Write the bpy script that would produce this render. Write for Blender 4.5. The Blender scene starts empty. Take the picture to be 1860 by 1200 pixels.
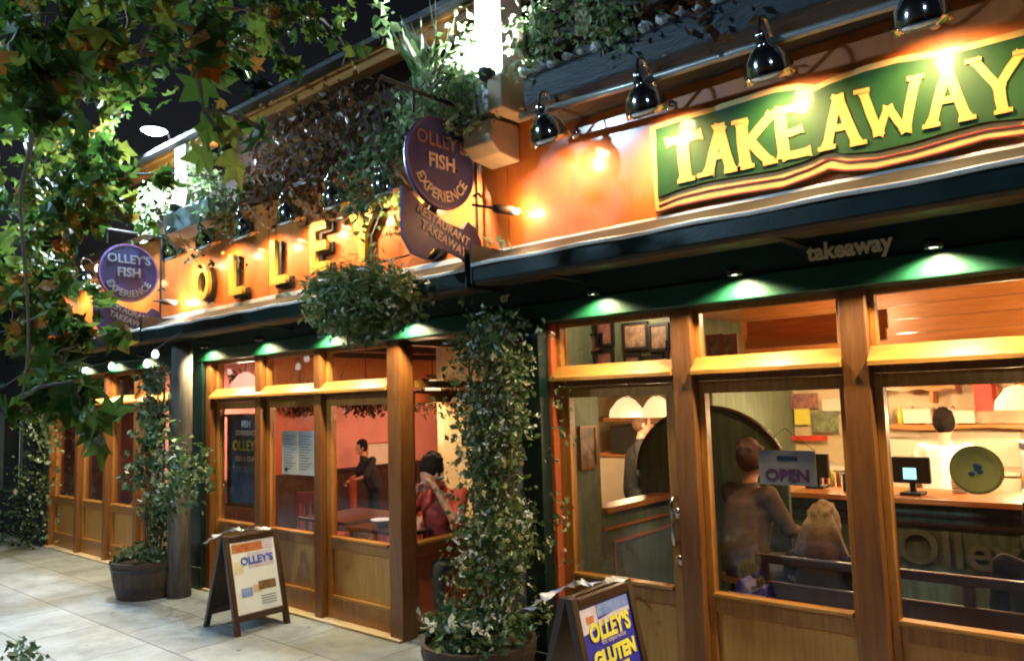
import bpy, math, random
from mathutils import Vector, Matrix
import numpy as np
random.seed(7); rng=np.random.default_rng(7)
R=math.radians
col=bpy.context.scene.collection
sc=bpy.context.scene
# ------------------------------------------------------------ camera
F=1400.; CX,CY=930.,600.; H=1.8; D=4.0933
RM=np.array([[0.7571400149,0.0833039136,0.6479193282],[0.6525722226,-0.0511942884,-0.7559951317],[-0.0298075842,0.9952083213,-0.0931230644]])
CAM=np.array([0,-D,H])
cd=bpy.data.cameras.new('camera'); cam=bpy.data.objects.new('camera',cd); col.objects.link(cam)
cd.sensor_width=36; cd.lens=36*F/1860; cd.clip_end=500; cd.clip_start=.05
m=Matrix([list(RM[i])+[CAM[i]] for i in range(3)]+[[0,0,0,1]])
cam.matrix_world=m; sc.camera=cam
# ------------------------------------------------------------ night sky, exposure
sc.view_settings.view_transform='Standard'; sc.view_settings.look='None'; sc.view_settings.gamma=1
sc.view_settings.exposure=-.15
w=bpy.data.worlds.new("World"); sc.world=w; w.use_nodes=True
nt=w.node_tree; bg=nt.nodes['Background']
sky=nt.nodes.new('ShaderNodeTexSky'); sky.sky_type='NISHITA'; sky.sun_disc=False
sky.sun_elevation=R(-3); sky.sun_rotation=R(250)
nt.links.new(sky.outputs[0],bg.inputs[0]); bg.inputs[1].default_value=0.12
sc.cycles.use_denoising=True
sc.cycles.sample_clamp_indirect=4
sc.cycles.max_bounces=8; sc.cycles.transparent_max_bounces=16
sc.cycles.filter_width=2.0
sc.cycles.caustics_reflective=False; sc.cycles.caustics_refractive=False

def lamp_data(kind,energy,color,size=.03,spot=None,blend=.5):
    l=bpy.data.lights.new(kind.lower()+'_light',kind); l.energy=energy; l.color=color
    l.shadow_soft_size=size
    if kind=='SPOT': l.spot_size=R(spot); l.spot_blend=blend
    return l
def add_light(data,loc,aim=None,parent=None,name='light_source'):
    o=bpy.data.objects.new(name,data); col.objects.link(o)
    o.location=loc
    if aim is not None:
        d=Vector(aim)-Vector(loc); o.rotation_euler=d.to_track_quat('-Z','Y').to_euler()
    if parent:
        o.location=Vector(loc)-parent.location if not parent.get('_loc') else Vector(loc)
        o.parent=parent
    return o
# pixel of the photograph -> world point on plane Y, X or Z, or at a distance
def ray(px,py): return RM@np.array([px-CX,-(py-CY),-F])
def P(px,py,Y=None,Z=None,X=None,d=None):
    r=ray(px,py)
    if d is not None: t=d/np.linalg.norm(r)
    elif X is not None: t=X/r[0]
    elif Z is not None: t=(Z-H)/r[2]
    else: t=(Y+D)/r[1]
    return Vector(CAM+r*t)

# ------------------------------------------------------------ materials
def newmat(n):
    m=bpy.data.materials.new(n); m.use_nodes=True; return m,m.node_tree,m.node_tree.nodes['Principled BSDF']
def mat(n,c,rough=.6,metal=0,var=.25,scale=6,stretch=(1,1,1),bump=.0,bscale=40,coat=0,coatr=.1,spec=.5,c2=None,emit=None,es=0,detail=6):
    m,t,b=newmat(n)
    b.inputs['Roughness'].default_value=rough; b.inputs['Metallic'].default_value=metal
    b.inputs['Coat Weight'].default_value=coat; b.inputs['Coat Roughness'].default_value=coatr
    b.inputs['Specular IOR Level'].default_value=spec
    tc=t.nodes.new('ShaderNodeTexCoord'); mp=t.nodes.new('ShaderNodeMapping'); mp.inputs['Scale'].default_value=stretch
    t.links.new(tc.outputs['Object'],mp.inputs[0])
    nz=t.nodes.new('ShaderNodeTexNoise'); nz.inputs['Scale'].default_value=scale; nz.inputs['Detail'].default_value=detail; nz.inputs['Roughness'].default_value=.65
    t.links.new(mp.outputs[0],nz.inputs['Vector'])
    rp=t.nodes.new('ShaderNodeValToRGB'); rp.color_ramp.elements[0].position=.3; rp.color_ramp.elements[1].position=.7
    if c2 is None: c2=[x*(1-var) for x in c]; c1=[min(1,x*(1+var)) for x in c]
    else: c1=c
    rp.color_ramp.elements[0].color=(*c2,1); rp.color_ramp.elements[1].color=(*c1,1)
    t.links.new(nz.outputs[0],rp.inputs[0]); t.links.new(rp.outputs[0],b.inputs['Base Color'])
    rr=t.nodes.new('ShaderNodeMapRange'); rr.inputs['To Min'].default_value=max(0,rough-.1); rr.inputs['To Max'].default_value=min(1,rough+.1)
    t.links.new(nz.outputs[0],rr.inputs['Value']); t.links.new(rr.outputs[0],b.inputs['Roughness'])
    if bump:
        n2=t.nodes.new('ShaderNodeTexNoise'); n2.inputs['Scale'].default_value=bscale; n2.inputs['Detail'].default_value=4
        t.links.new(mp.outputs[0],n2.inputs['Vector'])
        bp=t.nodes.new('ShaderNodeBump'); bp.inputs['Strength'].default_value=bump; bp.inputs['Distance'].default_value=.01
        t.links.new(n2.outputs[0],bp.inputs['Height']); t.links.new(bp.outputs[0],b.inputs['Normal'])
    if emit: b.inputs['Emission Color'].default_value=(*emit,1); b.inputs['Emission Strength'].default_value=es
    return m
def emis(n,c,s):
    m,t,b=newmat(n); b.inputs['Base Color'].default_value=(.02,.02,.02,1)
    b.inputs['Emission Color'].default_value=(*c,1); b.inputs['Emission Strength'].default_value=s; return m
def wood(n,c,c2,rough=.38,coat=.25,vert=True): return mat(n,c,rough=rough,c2=c2,scale=3,stretch=(14,14,1.2) if vert else (1.2,14,14),bump=.25,bscale=10,coat=coat,coatr=.25)
def glassmat(n,tint=(1,1,1),refl=1.0):
    m=bpy.data.materials.new(n); m.use_nodes=True; t=m.node_tree; t.nodes.clear()
    o=t.nodes.new('ShaderNodeOutputMaterial'); mx=t.nodes.new('ShaderNodeMixShader'); tr=t.nodes.new('ShaderNodeBsdfTransparent'); g=t.nodes.new('ShaderNodeBsdfGlossy')
    fr=t.nodes.new('ShaderNodeFresnel'); ge=t.nodes.new('ShaderNodeNewGeometry'); mr=t.nodes.new('ShaderNodeMapRange'); mr.inputs['To Min'].default_value=1.40; mr.inputs['To Max'].default_value=1/1.40
    t.links.new(ge.outputs['Backfacing'],mr.inputs['Value']); t.links.new(mr.outputs[0],fr.inputs[0])
    nz=t.nodes.new('ShaderNodeTexNoise'); nz.inputs['Scale'].default_value=2; bp=t.nodes.new('ShaderNodeBump'); bp.inputs['Strength'].default_value=.05
    t.links.new(nz.outputs[0],bp.inputs['Height']); t.links.new(bp.outputs[0],g.inputs['Normal'])
    g.inputs['Roughness'].default_value=.02; tr.inputs[0].default_value=(*tint,1); g.inputs[0].default_value=(refl,refl,refl,1)
    t.links.new(fr.outputs[0],mx.inputs[0]); t.links.new(tr.outputs[0],mx.inputs[1]); t.links.new(g.outputs[0],mx.inputs[2]); t.links.new(mx.outputs[0],o.inputs[0]); return m
def leafmat(n,cols,trans=.45,rough=.4):
    m=bpy.data.materials.new(n); m.use_nodes=True; t=m.node_tree; b=t.nodes['Principled BSDF']; o=t.nodes['Material Output']
    g=t.nodes.new('ShaderNodeNewGeometry'); rp=t.nodes.new('ShaderNodeValToRGB'); rp.color_ramp.interpolation='LINEAR'
    els=rp.color_ramp.elements
    els[0].position=0; els[0].color=(*cols[0][1],1); els[1].position=1; els[1].color=(*cols[-1][1],1)
    for p,c in cols[1:-1]:
        e=els.new(p); e.color=(*c,1)
    t.links.new(g.outputs['Random Per Island'],rp.inputs[0]); t.links.new(rp.outputs[0],b.inputs['Base Color'])
    b.inputs['Roughness'].default_value=rough
    tl=t.nodes.new('ShaderNodeBsdfTranslucent'); t.links.new(rp.outputs[0],tl.inputs[0])
    mx=t.nodes.new('ShaderNodeMixShader'); mx.inputs[0].default_value=trans
    t.links.new(b.outputs[0],mx.inputs[1]); t.links.new(tl.outputs[0],mx.inputs[2]); t.links.new(mx.outputs[0],o.inputs[0]); return m

M={}
M['oak']=wood('oak',(.46,.185,.034),(.27,.095,.017))
M['oakh']=wood('oak_rail',(.50,.22,.045),(.31,.12,.022),vert=False)
M['oakdk']=wood('oak_post',(.24,.085,.02),(.13,.042,.011))
M['oakpanel_lit']=wood('oak_panel',(.62,.29,.055),(.44,.18,.032))  # same oak, lightened to paint in the downlight wash on lower panels
M['redwood']=wood('red_wood',(.50,.11,.032),(.34,.065,.02))
M['darkwood']=wood('dark_wood',(.075,.035,.018),(.03,.015,.009))
M['green']=mat('dark_green_paint',(.004,.016,.013),rough=.35,var=.35,scale=3,bump=.1,bscale=60)
M['moulding']=mat('green_moulding_paint',(.006,.055,.026),rough=.4,var=.2)
M['beamgreen']=mat('green_beam_paint',(.02,.05,.03),rough=.45,c2=(.03,.03,.02),scale=3)
M['fascia']=mat('varnished_orange_panel',(.66,.205,.036),rough=.5,c2=(.46,.11,.017),scale=1.6,stretch=(3,1,1),bump=.12,bscale=9,coat=.42,coatr=.14,detail=8)
M['white']=mat('white_paint',(.78,.79,.80),rough=.5,var=.08)
M['alu']=mat('aluminium_trim',(.8,.82,.82),rough=.3,metal=.2,var=.1)
M['chrome']=mat('chrome',(.75,.73,.7),rough=.12,metal=1,var=.1)
M['iron']=mat('black_iron',(.02,.018,.018),rough=.5,var=.3)
M['stone']=mat('sandstone_block',(.55,.40,.25),rough=.8,var=.15,scale=9,bump=.3)
M['slate']=mat('slate_hood',(.045,.052,.06),rough=.5,var=.3,scale=8,stretch=(1,4,4),bump=.6,bscale=20)
M['gold']=mat('gold_letter',(.80,.50,.09),rough=.4,var=.15,metal=.1)
M['blackp']=mat('black_paint',(.012,.012,.012),rough=.5)
M['signgreen']=mat('sign_green_paint',(.005,.052,.009),rough=.6,var=.25,scale=4,coat=.22,coatr=.10,spec=.3)
M['signborder']=mat('sign_cream_gold',(.72,.44,.13),rough=.5,var=.15,scale=5)
M['signred']=mat('sign_red_line',(.25,.02,.015),rough=.5)
M['letter']=mat('takeaway_letter_yellow',(.72,.40,.085),rough=.55,var=.12,coat=.35,coatr=.12)
M['signblue']=mat('sign_blue_paint',(.06,.06,.17),rough=.45,var=.25,scale=5)
M['signcream']=mat('sign_lettering_cream',(.75,.55,.42),rough=.6)
M['awn']=mat('awning_black_green',(.003,.007,.006),rough=.6,var=.4,scale=4,bump=.15)
M['beamtxt']=mat('beam_lettering_paint',(.95,.62,.32),rough=.6)
M['pave']=None
M['glass']=glassmat('window_glass')
M['barrel']=wood('barrel_stave',(.07,.038,.022),(.03,.018,.012),rough=.6,coat=0)
M['soil']=mat('soil',(.03,.02,.012),rough=.9,bump=.6)
M['bark']=mat('plane_bark',(.33,.32,.26),rough=.85,c2=(.14,.12,.09),scale=5,stretch=(1,1,.4),bump=.6,bscale=12)
M['greypost']=mat('weathered_post',(.15,.12,.10),rough=.8,c2=(.05,.04,.034),scale=4,stretch=(6,6,.8),bump=.5,bscale=8)
M['dark']=mat('dark_render',(.022,.018,.016),rough=.85,var=.4)
M['upper']=mat('dark_brick_upper_wall',(.05,.024,.016),rough=.9,var=.4,scale=10,bump=.4)
M['pink']=mat('salmon_plaster',(.72,.30,.22),rough=.8,var=.08,scale=3)
M['pinkdk']=mat('brick_red_plaster',(.38,.09,.05),rough=.8,var=.3,scale=4)
M['cream']=mat('cream_tile',(.70,.55,.33),rough=.5,var=.12,scale=8)
M['creamlt']=mat('cream_enamel',(.80,.70,.52),rough=.5,var=.08)
M['wallgreen']=mat('sage_green_boards',(.15,.19,.12),rough=.6,var=.3,scale=5,stretch=(4,4,.6))
M['dkgreen']=mat('bottle_green_boards',(.09,.13,.07),rough=.6,var=.45,scale=5,stretch=(4,4,.6))
M['orangewood']=wood('orange_pine_ceiling',(.60,.24,.06),(.40,.14,.03),vert=False)
M['brownfloor']=mat('floor_boards',(.14,.07,.035),rough=.5,var=.3,stretch=(1,8,1))
M['skin']=mat('skin',(.55,.29,.19),rough=.55,var=.06)
M['hairdark']=mat('dark_hair',(.012,.008,.006),rough=.9,spec=.1,var=.4,scale=30)
M['hairbrown']=mat('brown_hair',(.09,.04,.02),rough=.8,var=.4,scale=30)
M['hairblond']=mat('blond_hair',(.17,.095,.035),rough=.7,var=.7,scale=30,stretch=(6,6,1))
M['clothblack']=mat('black_cloth',(.012,.012,.014),rough=.9,var=.4,scale=12,bump=.3)
M['clothbrown']=mat('brown_cloth',(.09,.055,.035),rough=.9,var=.4,scale=12,bump=.3)
M['clothred']=mat('red_cloth',(.38,.05,.035),rough=.9,var=.4,scale=12)
M['clothteal']=mat('teal_cloth',(.04,.22,.24),rough=.9,var=.3,scale=12)
M['clothwhite']=mat('white_cloth',(.75,.70,.64),rough=.9,var=.1,scale=12)
M['clothgrey']=mat('grey_cloth',(.10,.10,.11),rough=.9,var=.3,scale=12)
M['paper']=mat('white_paper',(.86,.88,.92),rough=.7,var=.06)
M['posterblue']=mat('poster_blue',(.03,.03,.42),rough=.5,var=.2)
M['navy']=mat('navy_board',(.02,.035,.10),rough=.5,c2=(.02,.06,.08))
M['yellow']=mat('poster_yellow',(.85,.75,.10),rough=.5,var=.1)
M['red']=mat('poster_red',(.65,.05,.03),rough=.5,var=.3,scale=14)
M['orangepic']=mat('printed_orange_food',(.70,.28,.08),rough=.5,c2=(.35,.05,.03),scale=14)
M['bluepic']=mat('printed_blue',(.10,.17,.60),rough=.5,c2=(.35,.45,.75),scale=12)
M['lilacpic']=mat('printed_pale_lilac',(.75,.66,.80),rough=.5,c2=(.55,.45,.65),scale=10)
M['brownpic']=mat('printed_brown_food',(.40,.22,.10),rough=.5,c2=(.12,.06,.03),scale=25)
M['shade']=mat('lit_cream_shade',(.8,.65,.4),rough=.8,emit=(1,.72,.36),es=1.3)
M['pshade']=mat('lit_pink_shade',(.8,.4,.3),rough=.8,emit=(1,.45,.33),es=1.6)
M['bulbw']=emis('warm_bulb',(1,.76,.44),170)
M['bulbc']=emis('cool_bulb',(.85,1,.95),12)
M['ledwhite']=emis('white_floodlight',(.85,.93,1),40)
M['dl']=emis('downlight_lens',(.85,1,.82),18)
M['festbulb']=emis('festoon_bulb',(.95,1,.92),3.5)
M['screen']=emis('till_screen',(.45,1,.95),1.6)
M['opensign']=mat('open_sign_card',(.30,.28,.30),rough=.6,var=.1)
M['purple']=mat('purple_print',(.12,.03,.12),rough=.6)
M['disk']=mat('yellow_disc',(.42,.30,.05),rough=.6,var=.15,scale=9)
M['stem']=mat('stem',(.10,.08,.04),rough=.8)
M['metalgrey']=mat('steel_panel',(.5,.48,.45),rough=.35,metal=.6,var=.1)
M['plane']=leafmat('plane_tree_leaf',[(0,(.02,.055,.010)),(.45,(.06,.13,.02)),(.80,(.14,.21,.03)),(.93,(.26,.27,.04)),(.975,(.42,.17,.03)),(1,(.34,.10,.02))])
M['ivy']=leafmat('climber_leaf',[(0,(.02,.055,.018)),(.5,(.055,.11,.04)),(.85,(.16,.22,.10)),(1,(.45,.48,.32))],trans=.3)
M['jas']=leafmat('jasmine_leaf',[(0,(.03,.07,.02)),(.6,(.09,.14,.035)),(.85,(.22,.24,.08)),(1,(.45,.35,.18))],trans=.3)
M['trailer']=leafmat('trailing_leaf',[(0,(.04,.10,.03)),(.5,(.12,.22,.08)),(.85,(.28,.38,.18)),(1,(.55,.6,.4))],trans=.3)
M['flower']=leafmat('white_blossom',[(0,(.65,.62,.52)),(1,(.85,.85,.8))],trans=.3)
M['hang']=leafmat('hanging_plant_leaf',[(0,(.05,.11,.03)),(.5,(.13,.19,.05)),(.85,(.26,.27,.09)),(1,(.5,.55,.38))],trans=.3)
M['dry']=leafmat('dry_stalk_leaf',[(0,(.05,.022,.010)),(.5,(.13,.055,.02)),(.85,(.17,.09,.03)),(1,(.12,.12,.035))],trans=.3)
M['bright']=leafmat('pale_floodlit_leaf',[(0,(.12,.24,.07)),(.5,(.30,.44,.18)),(1,(.60,.70,.45))],trans=.3)  # leaf tones raised to paint in the floodlights' overexposure
def pavemat():
    m,t,b=newmat('paving_slabs')
    tc=t.nodes.new('ShaderNodeTexCoord'); mp=t.nodes.new('ShaderNodeMapping'); mp.inputs['Rotation'].default_value=(0,0,R(0)); t.links.new(tc.outputs['Object'],mp.inputs[0])
    br=t.nodes.new('ShaderNodeTexBrick'); br.inputs['Scale'].default_value=1; br.inputs['Brick Width'].default_value=.9; br.inputs['Row Height'].default_value=.62
    br.inputs['Mortar Size'].default_value=.008; br.inputs['Mortar Smooth'].default_value=.6
    br.inputs['Color1'].default_value=(.40,.405,.41,1); br.inputs['Color2'].default_value=(.32,.328,.335,1); br.inputs['Mortar'].default_value=(.13,.125,.12,1)
    t.links.new(mp.outputs[0],br.inputs['Vector'])
    n=t.nodes.new('ShaderNodeTexNoise'); n.inputs['Scale'].default_value=2.2; n.inputs['Detail'].default_value=8; n.inputs['Roughness'].default_value=.7; t.links.new(tc.outputs['Object'],n.inputs['Vector'])
    rp=t.nodes.new('ShaderNodeValToRGB'); rp.color_ramp.elements[0].position=.3; rp.color_ramp.elements[0].color=(.50,.49,.47,1); rp.color_ramp.elements[1].position=.65; rp.color_ramp.elements[1].color=(1,1,1,1)
    t.links.new(n.outputs[0],rp.inputs[0])
    vo=t.nodes.new('ShaderNodeTexVoronoi'); vo.inputs['Scale'].default_value=3.2; t.links.new(tc.outputs['Object'],vo.inputs['Vector'])
    gr=t.nodes.new('ShaderNodeValToRGB'); gr.color_ramp.elements[0].position=.055; gr.color_ramp.elements[0].color=(.45,.45,.45,1); gr.color_ramp.elements[1].position=.075; gr.color_ramp.elements[1].color=(1,1,1,1); t.links.new(vo.outputs['Distance'],gr.inputs[0])
    m0=t.nodes.new('ShaderNodeMix'); m0.data_type='RGBA'; m0.blend_type='MULTIPLY'; m0.inputs[0].default_value=1; t.links.new(rp.outputs[0],m0.inputs[6]); t.links.new(gr.outputs[0],m0.inputs[7]); rp=m0
    mx=t.nodes.new('ShaderNodeMix'); mx.data_type='RGBA'; mx.blend_type='MULTIPLY'; mx.inputs[0].default_value=1
    t.links.new(br.outputs[0],mx.inputs[6]); t.links.new(rp.outputs[2],mx.inputs[7]); t.links.new(mx.outputs[2],b.inputs['Base Color'])
    b.inputs['Roughness'].default_value=.55
    n3=t.nodes.new('ShaderNodeTexNoise'); n3.inputs['Scale'].default_value=60; t.links.new(tc.outputs['Object'],n3.inputs['Vector'])
    ad=t.nodes.new('ShaderNodeMath'); ad.operation='MULTIPLY_ADD'; ad.inputs[1].default_value=-.6
    t.links.new(br.outputs['Fac'],ad.inputs[0]); t.links.new(n3.outputs[0],ad.inputs[2])
    bp=t.nodes.new('ShaderNodeBump'); bp.inputs['Strength'].default_value=.35; bp.inputs['Distance'].default_value=.01; t.links.new(ad.outputs[0],bp.inputs['Height']); t.links.new(bp.outputs[0],b.inputs['Normal'])
    return m
M['pave']=pavemat()

# ------------------------------------------------------------ mesh helpers
class MB:
    def __init__(s): s.v=[]; s.f=[]
    def add(s,vs,fs):
        b=len(s.v); s.v+= [tuple(p) for p in vs]; s.f+=[tuple(b+i for i in f) for f in fs]; return s
    def box(s,x0,x1,y0,y1,z0,z1):
        return s.add([(x0,y0,z0),(x1,y0,z0),(x1,y1,z0),(x0,y1,z0),(x0,y0,z1),(x1,y0,z1),(x1,y1,z1),(x0,y1,z1)],
              [(0,3,2,1),(4,5,6,7),(0,1,5,4),(1,2,6,5),(2,3,7,6),(3,0,4,7)])
    def tube(s,pts,r,n=8,cap=True):
        pts=[Vector(p) for p in pts]; rs=r if isinstance(r,(list,tuple)) else [r]*len(pts)
        vs=[];fs=[]; up=None
        for i,p in enumerate(pts):
            d=(pts[min(i+1,len(pts)-1)]-pts[max(i-1,0)]).normalized()
            if up is None: up=d.orthogonal().normalized()
            up=(up-d*up.dot(d)); up=up.normalized() if up.length>1e-6 else d.orthogonal().normalized()
            sd=d.cross(up)
            for k in range(n):
                a=2*math.pi*k/n; vs.append(p+(up*math.cos(a)+sd*math.sin(a))*rs[i])
        for i in range(len(pts)-1):
            for k in range(n): fs.append((i*n+k,i*n+(k+1)%n,(i+1)*n+(k+1)%n,(i+1)*n+k))
        if cap: fs.append(tuple(range(n))[::-1]); fs.append(tuple((len(pts)-1)*n+k for k in range(n)))
        return s.add(vs,fs)
    def lathe(s,prof,c=(0,0,0),n=24,axis=(0,0,1),cap=False):
        ax=Vector(axis).normalized(); q=Vector((0,0,1)).rotation_difference(ax); c=Vector(c)
        vs=[];fs=[]
        for r,z in prof:
            for k in range(n):
                a=2*math.pi*k/n; vs.append(c+q@Vector((r*math.cos(a),r*math.sin(a),z)))
        L=len(prof)
        for i in range(L-1):
            for k in range(n): fs.append((i*n+k,i*n+(k+1)%n,(i+1)*n+(k+1)%n,(i+1)*n+k))
        if cap: fs.append(tuple(range(n))[::-1]); fs.append(tuple((L-1)*n+k for k in range(n)))
        return s.add(vs,fs)
    def sphere(s,c,r,n=12,sc=(1,1,1)):
        vs=[];fs=[];m=n//2+1
        for i in range(m+1):
            th=math.pi*i/m
            for k in range(n):
                a=2*math.pi*k/n; vs.append((c[0]+r*sc[0]*math.sin(th)*math.cos(a),c[1]+r*sc[1]*math.sin(th)*math.sin(a),c[2]+r*sc[2]*math.cos(th)))
        for i in range(m):
            for k in range(n): fs.append((i*n+k,(i+1)*n+k,(i+1)*n+(k+1)%n,i*n+(k+1)%n))
        return s.add(vs,fs)
    def prism(s,poly,fn,d0,d1):   # poly 2D (u,v) -> fn(u,v,d)
        n=len(poly)
        vs=[fn(u,v,d0) for u,v in poly]+[fn(u,v,d1) for u,v in poly]
        fs=[tuple(range(n)),tuple(range(2*n-1,n-1,-1))]+[(i,n+i,n+(i+1)%n,(i+1)%n) for i in range(n)]
        return s.add(vs,fs)
    def build(s,name,mt,parent=None,smooth=False,bevel=0,origin=None):
        me=bpy.data.meshes.new(name)
        o0=Vector((0,0,0))
        if parent is not None:
            p=parent
            while p is not None: o0+=p.location; p=p.parent
        elif origin is not None: o0=Vector(origin)
        me.from_pydata([tuple(Vector(p)-o0) for p in s.v],[],s.f); me.update()
        import bmesh
        bm=bmesh.new(); bm.from_mesh(me); bmesh.ops.recalc_face_normals(bm,faces=bm.faces) if len(bm.faces)<20000 and not getattr(s,'raw',False) else None; bm.to_mesh(me); bm.free()
        if smooth:
            for p in me.polygons: p.use_smooth=True
        me.materials.append(mt)
        ob=bpy.data.objects.new(name,me); col.objects.link(ob)
        if parent is not None: ob.parent=parent
        else: ob.location=o0
        if bevel:
            b=ob.modifiers.new('edge','BEVEL'); b.width=bevel; b.segments=2; b.limit_method='ANGLE'
        return ob
def tag(o,label=None,cat=None,group=None,kind=None):
    if label: o['label']=label
    if cat: o['category']=cat
    if group: o['group']=group
    if kind: o['kind']=kind
    return o
def thing(name,label,cat,loc=(0,0,0),group=None):
    o=bpy.data.objects.new(name,None); col.objects.link(o); o.location=loc; o.empty_display_size=.1
    return tag(o,label,cat,group)
def single(mb,name,mt,label,cat,group=None,origin=None,**k):
    if origin is None:
        a=np.array(mb.v); origin=(a[:,0].mean(),a[:,1].mean(),a[:,2].min())
    return tag(mb.build(name,mt,None,origin=origin,**k),label,cat,group)
def dup(o,loc=None,label=None,parent=None):
    c=o.copy(); col.objects.link(c)
    if parent is not None: c.parent=parent
    if loc is not None: c.location=loc
    if label: c['label']=label
    for ch in list(o.children): dup(ch,parent=c)
    return c
def bez(pts,n=12):
    pts=[Vector(p) for p in pts]; out=[]
    for i in range(len(pts)-1):
        p0=pts[max(i-1,0)];p1=pts[i];p2=pts[i+1];p3=pts[min(i+2,len(pts)-1)]
        for k in range(n):
            t=k/n; out.append(.5*((2*p1)+(-p0+p2)*t+(2*p0-5*p1+4*p2-p3)*t*t+(-p0+3*p1-3*p2+p3)*t**3))
    out.append(pts[-1]); return out
def text(s,size,mt,origin,u,v,parent,name='lettering',extrude=.004,align='CENTER',bold=.0,xs=1.0,sp=1.0,arc=None):
    """built-in font; u = reading direction, v = up direction"""
    cu=bpy.data.curves.new(name,'FONT'); cu.body=s; cu.size=size; cu.align_x=align; cu.align_y='CENTER'; cu.extrude=extrude; cu.offset=bold; cu.space_character=sp; cu.resolution_u=3
    t=bpy.data.objects.new('t',cu); col.objects.link(t)
    dg=bpy.context.evaluated_depsgraph_get(); me=bpy.data.meshes.new_from_object(t.evaluated_get(dg)); bpy.data.objects.remove(t); bpy.data.curves.remove(cu)
    u=Vector(u).normalized(); v=Vector(v).normalized(); n=u.cross(v)
    o0=Vector((0,0,0)); p=parent
    while p is not None: o0+=p.location; p=p.parent
    for q in me.vertices:
        x,y,z=q.co; x*=xs
        if arc:
            r,a0=arc; a=a0+x/abs(r)*(1 if r>0 else -1); rr=abs(r)+(y if r<0 else -y)*(1)
            # r>0: letters along the bottom of a circle reading left to right
            if r>0: x2=rr*math.sin(x/r); y2=-rr*math.cos(x/r)
            else: x2=(abs(r)+y)*math.sin(x/abs(r)); y2=(abs(r)+y)*math.cos(x/abs(r))
            x,y=x2,y2
        q.co=Vector(origin)+u*x+v*y+n*z-o0
    me.name=name; me.materials.clear(); me.materials.append(mt)
    ob=bpy.data.objects.new(name,me); col.objects.link(ob); ob.parent=parent; return ob

# ------------------------------------------------------------ foliage
def rot_frames(n,dirs=None):
    a=rng.normal(size=(n,3)) if dirs is None else dirs
    a/=np.linalg.norm(a,axis=1)[:,None]; b=rng.normal(size=(n,3)); b-=a*np.sum(a*b,1)[:,None]; b/=np.linalg.norm(b,axis=1)[:,None]
    return a,b,np.cross(a,b)
SMALL=np.array([[0,0,0],[.5,.32,.06],[1,0,-.1],[.5,-.32,.06]])
SMALLF=[(0,1,2),(0,2,3)]
PLANE=np.array([[0,0,0],[.05,.28,.0],[.12,.55,-.08],[.33,.33,.03],[.62,.62,-.1],[.62,.25,.05],[1.05,0,-.15],[.62,-.25,.05],[.62,-.62,-.1],[.33,-.33,.03],[.12,-.55,-.08],[.05,-.28,0],[.4,0,.08]])
PLANEF=[(12,i,i+1) for i in range(11)]+[(12,11,0)]
BLADE=np.array([[0,-.03,0],[0,.03,0],[.5,.035,.06],[.5,-.035,.06],[1,0,-.05]])
BLADEF=[(0,1,2,3),(3,2,4)]
def leaves(mb,pts,size,shape='small',dirs=None,jit=.62):
    S,Fc={'small':(SMALL,SMALLF),'plane':(PLANE,PLANEF),'blade':(BLADE,BLADEF)}[shape]
    pts=np.asarray(pts); n=len(pts)
    if n==0: return
    a,b,c=rot_frames(n,dirs)
    sz=size*(1+jit*(rng.random(n)*2-1))
    V=pts[:,None,:]+sz[:,None,None]*(S[None,:,0,None]*a[:,None,:]+S[None,:,1,None]*b[:,None,:]+S[None,:,2,None]*c[:,None,:])
    base=len(mb.v); k=len(S)
    mb.v+= [tuple(p) for p in V.reshape(-1,3)]
    for i in range(n):
        o=base+i*k
        for f in Fc: mb.f.append(tuple(o+j for j in f))
    mb.raw=True
def blob(c,r,n,clump=6):
    """uneven clumps inside an ellipsoid"""
    c=np.array(c);r=np.array(r); k=max(2,n//clump)
    d=rng.normal(size=(k,3)); d/=np.linalg.norm(d,axis=1)[:,None]; d*=rng.random((k,1))**(1/2.2)
    cc=c+d*r; q=cc[rng.integers(0,k,n)]+rng.normal(size=(n,3))*r*.16
    return q
def droop(n):
    d=rng.normal(size=(n,3)); d[:,2]-=.7; return d

# ============================================================ SETTING
gm=MB().box(-80,60,-60,60,-.3,-.004); g=gm.build('ground',mat('asphalt',(.05,.05,.052),rough=.85)); tag(g,kind='structure')
pv=MB(); pv.add([(-60,-5.6,0),(20,-5.6,0),(20,.02,0),(-60,.02,0)],[(0,1,2,3)]); 
pv.add([(-4.72,.02,0),(-3.1,.02,0),(-3.1,1.0,0),(-4.72,1.0,0)],[(0,1,2,3)])
pv=pv.build('pavement',M['pave']); tag(pv,kind='structure')

# ============================================================ RESTAURANT BUILDING
B=thing('restaurant_building','long orange and dark green restaurant front with glazed oak folding doors, lit at night','building')
def bpart(mb,name,mt,**k): return mb.build(name,mt,B,**k)
XL=-12.25; XR=2.4
# walls / shell
wl=MB()
wl.box(XL-.3,XR,-.06,.04,2.66,4.6)      # wall above glazing
wl.box(XL-.3,XL+.1,.0,6,0,4.6); wl.box(XR,XR+.2,-.05,6,0,4.6); wl.box(XL-.3,XR,6,6.2,0,4.6)
bpart(wl,'wall',M['upper'])
up=MB(); up.add([(XL-.4,-.45,4.62),(XR+.3,-.45,4.62),(XR+.3,4,7.2),(XL-.4,4,7.2),(XL-.4,-.45,4.58),(XR+.3,-.45,4.58),(XR+.3,8,4.58),(XL-.4,8,4.58)],[(0,1,2,3),(4,5,6,7),(0,1,5,4),(3,2,6,7),(0,3,7,4),(1,2,6,5)])
bpart(up,'roof',M['slate'])
bpart(MB().box(XL-.4,XR+.3,-.33,-.22,4.47,4.6),'eaves_board',M['oakh'],bevel=.01)
bpart(MB().box(XL-.4,XR+.3,-.36,-.325,4.54,4.62),'eaves_trim',M['oakh'],bevel=.005)
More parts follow.
